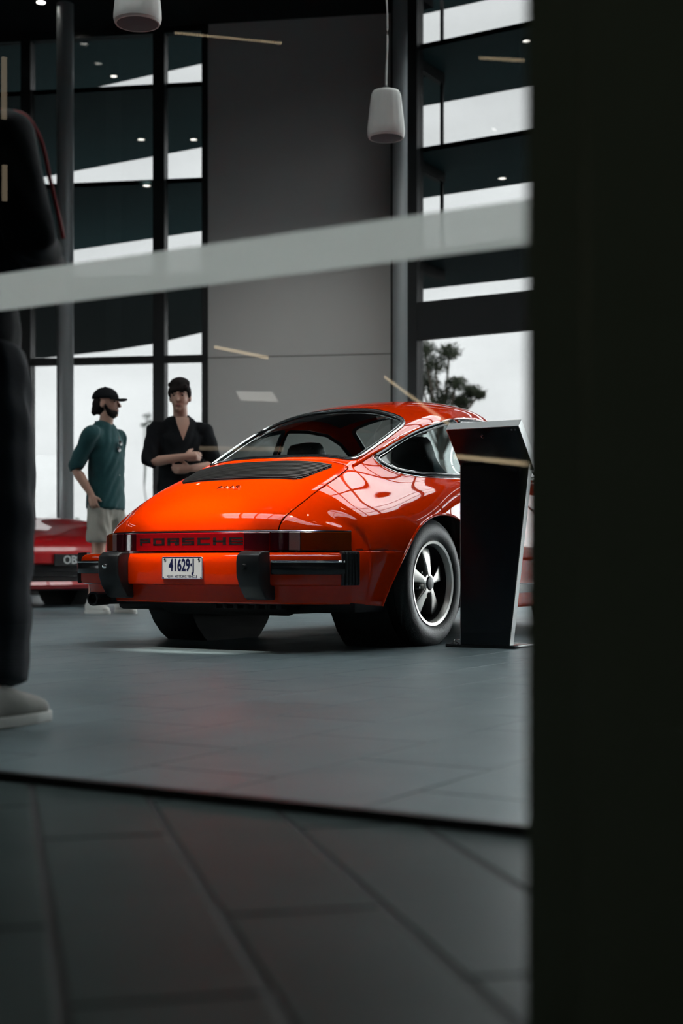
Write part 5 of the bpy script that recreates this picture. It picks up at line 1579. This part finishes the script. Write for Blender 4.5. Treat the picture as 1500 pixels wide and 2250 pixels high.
# ================================================================== TREES OUTSIDE
def tree(label, base, h, crown, nleaf, seed, clusters, leaf='leaf', tr=.16, br=.035):
    rg = random.Random(seed); root = empty('gum_tree', base); tag(root, label, 'tree', 'trees outside the windows')
    bm = bmesh.new()
    trunk = smooth_path([(0, 0, 0), (.15, 0, h * .3), (-.1, .1, h * .55), (.1, 0, h * .8)], 16)
    n = len(trunk); 
    for k in range(n - 1): pass
    rings = []
    for k, p in enumerate(trunk):
        r_ = tr * (1 - .75 * k / n); rings.append([bm.verts.new((p[0] + r_ * math.cos(a), p[1] + r_ * math.sin(a), p[2])) for a in np.linspace(0, 2 * math.pi, 8, endpoint=False)])
    for k in range(n - 1):
        for j in range(8): bm.faces.new((rings[k][j], rings[k][(j + 1) % 8], rings[k + 1][(j + 1) % 8], rings[k + 1][j]))
    bobj('trunk', bm, M['bark' if leaf == 'leaf' else leaf], root, smooth=True)
    for c in clusters:
        s = trunk[int(n * .6)]
        tube('branch', smooth_path([tuple(s), ((s[0] + c[0]) / 2, (s[1] + c[1]) / 2, (s[2] + c[2]) / 2 + .15), c[:3]], 10), br, M['bark' if leaf == 'leaf' else leaf], root, n=5)
    V = []; F = []
    for c in clusters:
        for k in range(nleaf):
            u = Vector((rg.gauss(0, 1), rg.gauss(0, 1), rg.gauss(0, 1))); u = u / max(u.length, .01) * (rg.random() ** .45)
            p = Vector(c[:3]) + Vector((u.x * c[3], u.y * c[3], u.z * c[3] * .7))
            d = Vector((rg.uniform(-1, 1), rg.uniform(-1, 1), rg.uniform(-1.4, .3))).normalized() * rg.uniform(.10, .18); s = d.orthogonal().normalized() * .025
            i = len(V); V += [p, p + d * .5 + s, p + d, p + d * .5 - s]; F.append((i, i + 1, i + 2, i + 3))
    fo = mobj('foliage', V, F, M[leaf], root); fo['kind'] = 'stuff'
tb = at(975, 1237, 42); S_ = 42 / 3125
cl_ = []
for px, py, r_ in [(955, 800, 34), (985, 775, 26), (940, 840, 30), (1000, 845, 24), (975, 870, 30), (1035, 858, 20), (930, 770, 28), (915, 815, 34), (890, 860, 30), (1015, 880, 24), (950, 905, 36), (1050, 868, 12)]:
    p = at(px, py, 42); cl_.append((p.x - tb.x, random.uniform(-.6, .6), p.z, r_ * S_))
tree('sparse gum tree outside the lower right window', (tb.x, tb.y, 0), 7.0, 2.0, 420, 5, cl_)
tb2 = at(320, 1237, 70); S2_ = 70 / 3125
cl2 = []
for px, py, r_ in [(322, 912, 11), (329, 926, 9), (316, 932, 8)]:
    p = at(px, py, 70); cl2.append((p.x - tb2.x, 0, p.z, r_ * S2_))
tree('distant slim tree beyond the window between the two young men', (tb2.x, tb2.y, 0), 8.0, 1, 60, 8, cl2, 'leaffar', .05, .02)
def hedge(px0, px1, D, h, label, seed):
    rg = random.Random(seed); a = at(px0, 1237, D); b = at(px1, 1237, D); root = empty('hedge', ((a.x + b.x) / 2, D, 0)); tag(root, label, 'hedge', 'low hedges outside the windows')
    L = (b.x - a.x); bm = bmesh.new(); nn = 16
    for k in range(nn): blob(bm, ((k / (nn - 1) - .5) * L, rg.uniform(-.2, .2), h * .45 + rg.uniform(-.1, .1)), (L / nn * .9, .5, h * .5 + rg.uniform(-.1, .12)))
    fuse('foliage', bm, .12, M['leaf'], root, 1, wob=.03)
hedge(60, 380, 48, 1.95, 'low clipped hedge outside behind the red car', 2)
# ================================================================== LIGHTS OF THE ROOM
def spot(p, tgt, W_, ang, label, col=(1, .93, .84)):
    root = empty('track_spot', p); tag(root, label, 'spotlight', 'black ceiling spotlights')
    d = (Vector(tgt) - Vector(p)).normalized()
    q = d.to_track_quat('-Z', 'Y').to_matrix().to_4x4()
    lathe('housing', [(.05, .10), (.055, .02), (.055, -.04), (.045, -.04), (.045, .0), (.001, .0)], M['frame'], root, 20, q)
    lathe('lamp', [(.001, -.012), (.043, -.012), (.043, -.004)], M['led'], root, 20, q)
    ld = bpy.data.lights.new('spot', 'SPOT'); ld.energy = W_; ld.spot_size = R(ang); ld.spot_blend = 0.7 if ang < 40 else 1.0; ld.color = col; ld.shadow_soft_size = 0.045
    lo = bpy.data.objects.new('spot_beam', ld); COL.objects.link(lo); lo.parent = root
    lo.location = d * .06; lo.rotation_euler = d.to_track_quat('-Z', 'Y').to_euler()
C0 = Vector((-0.214, 7.29, 0))
cf = Vector((math.sin(TH), math.cos(TH), 0)); cr = Vector((math.cos(TH), -math.sin(TH), 0))
for k, (x, y, tx, ty, W_) in enumerate([(-.35, -.9, -.12, -.46, 800), (.5, -.8, .15, -.48, 680), (-.45, .2, -.12, -.35, 520), (.9, .6, .3, .3, 150), (-.1, -.5, -.0, -.5, 950), (-.4, -3.6, .0, -.95, 1500)]):  # last one is added to brighten the bumper
    p = C0 + cr * x + cf * y; t = C0 + cr * tx + cf * ty
    spot((p.x, p.y, 5.6), (t.x, t.y, .7 if k < 5 else .46), W_, 15 if k < 5 else 8, ['black ceiling spotlight behind the coupe on its left', 'black ceiling spotlight behind the coupe on its right', 'black ceiling spotlight left of the coupe',
         'black ceiling spotlight right of the coupe', 'black ceiling spotlight above the engine lid', 'added black spotlight far behind the coupe, brightens its bumper'][k])
for k, (x, y, tx) in enumerate([(-1.5, 13.6, -1.2), (.1, 13.4, .0)]):  # pair added to brighten the lower part of the grey wall
    t = Vector((tx, 17.2, 1.15))
    spot((x, y, 6.4), t, 190, 62, ['added black spotlight brightening the grey wall, left of two', 'added black spotlight brightening the grey wall, right of two'][k], (1, .97, .92))
# linear lights hung under the ceiling
for k, (a, b, L_) in enumerate([(-14.5, 5.0, 3.0), (-13.2, 5.0, 3.0)]):
    root = empty('linear_light', PT(a, b, 5.4), ROTB); tag(root, ['slim linear lamp hung over the far left floor, outer of two', 'slim linear lamp hung over the far left floor, inner of two'][k], 'lamp', 'linear lamps under the ceiling')
    box('housing', (0, 0, .03), (.10, L_, .05), M['frame'], root)
    box('diffuser', (0, 0, 0), (.07, L_ - .04, .012), M['ledlin'], root)
    for s in (-1, 1): tube('hanger', [(0, s * L_ * .4, .05), (0, s * L_ * .4, CEIL - 5.4)], .004, M['frame'], root, n=5)

# ================================================================== FOYER: LED STRIPS AND A PANEL (seen only as reflections in the pane)
def mirror(p):
    d = p.dot(e2) - GB; return p - e2 * (2 * d)
def strip(a, b, D0, D1, label, r=.006, n=30, mat='ledwarm'):
    p0, p1 = mirror(at(a[0], a[1], D0)), mirror(at(b[0], b[1], D1))
    root = empty('led_strip', p0); tag(root, label, 'led strip', 'led strips hung in the foyer')
    v = p1 - p0
    bm = bmesh.new()
    for k in range(n):
        add_box(bm, v * ((k + .5) / n), (v.length / n * .55, r * 2, r * 2), 0, v.to_track_quat('X', 'Z').to_matrix().to_4x4())
    bobj('diodes', bm, M[mat], root)['kind'] = 'stuff'
    off = (Vector((0, 0, 1)) if abs(v.normalized().z) < .8 else Vector((-1, -.3, 0))) * (r + .004)
    tube('carrier', [off, off + v], .004, M['frame'], root, n=6)
strip((383, 72), (620, 95), 4.2, 4.2, 'warm led strip hung highest in the foyer', .0025, 40)
strip((472, 762), (588, 786), 4.4, 4.0, 'short warm led strip at mid height in the foyer', .0045, 18)
strip((846, 828), (985, 930), 4.0, 3.4, 'slanting warm led strip in the foyer', .004, 40)
strip((1000, 1003), (1162, 1020), 3.6, 3.3, 'warm led strip at waist height nearest the pillar', .0055, 34)
strip((440, 985), (622, 987), 4.2, 4.0, 'dim warm led strip low in the foyer', .006, 34, 'leddim')
strip((1052, 127), (1152, 133), 3.6, 3.6, 'warm led strip high in the foyer by the pillar', .003, 20)
strip((9, 125), (9, 262), 4.6, 4.6, 'upright warm led strip at the foyer edge, upper', .008, 24, 'leddim')
strip((10, 362), (10, 442), 4.6, 4.6, 'upright warm led strip at the foyer edge, lower', .008, 14, 'leddim')
q = [mirror(at(px, py, 4.0)) for px, py in ((518, 859), (598, 861), (612, 883), (528, 880))]
root = empty('light_panel', q[0]); tag(root, 'flat white light panel hung in the foyer', 'lamp')
cc = sum(q, Vector()) / 4
nn = (q[1] - q[0]).cross(q[3] - q[0]).normalized() * .012
if nn.dot(PT(0, GB, 0) - cc) > 0: nn = -nn
V = [p - q[0] for p in q] + [p - q[0] + nn for p in q]
mobj('diffuser', V[:4], [(0, 1, 2, 3)], M['panel'], root)
mobj('casing', [v + nn * .1 for v in V], [(7, 6, 5, 4), (0, 4, 5, 1), (1, 5, 6, 2), (2, 6, 7, 3), (3, 7, 4, 0)], M['frame'], root)

# dim fill downlight added behind the camera to lift the black pillar
fl = empty('foyer_fill_lamp', PT(-.4, -1.2, 3.39)); tag(fl, 'added dim downlight in the foyer ceiling, lifts the pillar', 'downlight')
lathe('trim_ring', [(.09, .0), (.09, -.012), (.07, -.014), (.068, 0)], M['speaker'], fl, 20)
lathe('lamp', [(.001, -.004), (.067, -.004)], M['leddim'], fl, 20)
ld = bpy.data.lights.new('foyer_fill', 'SPOT'); ld.energy = 32; ld.spot_size = R(150); ld.spot_blend = 1; ld.shadow_soft_size = .06; ld.color = (.93, 1, .86)
lo = bpy.data.objects.new('foyer_fill', ld); COL.objects.link(lo); lo.parent = fl; lo.location = (0, 0, -.03)
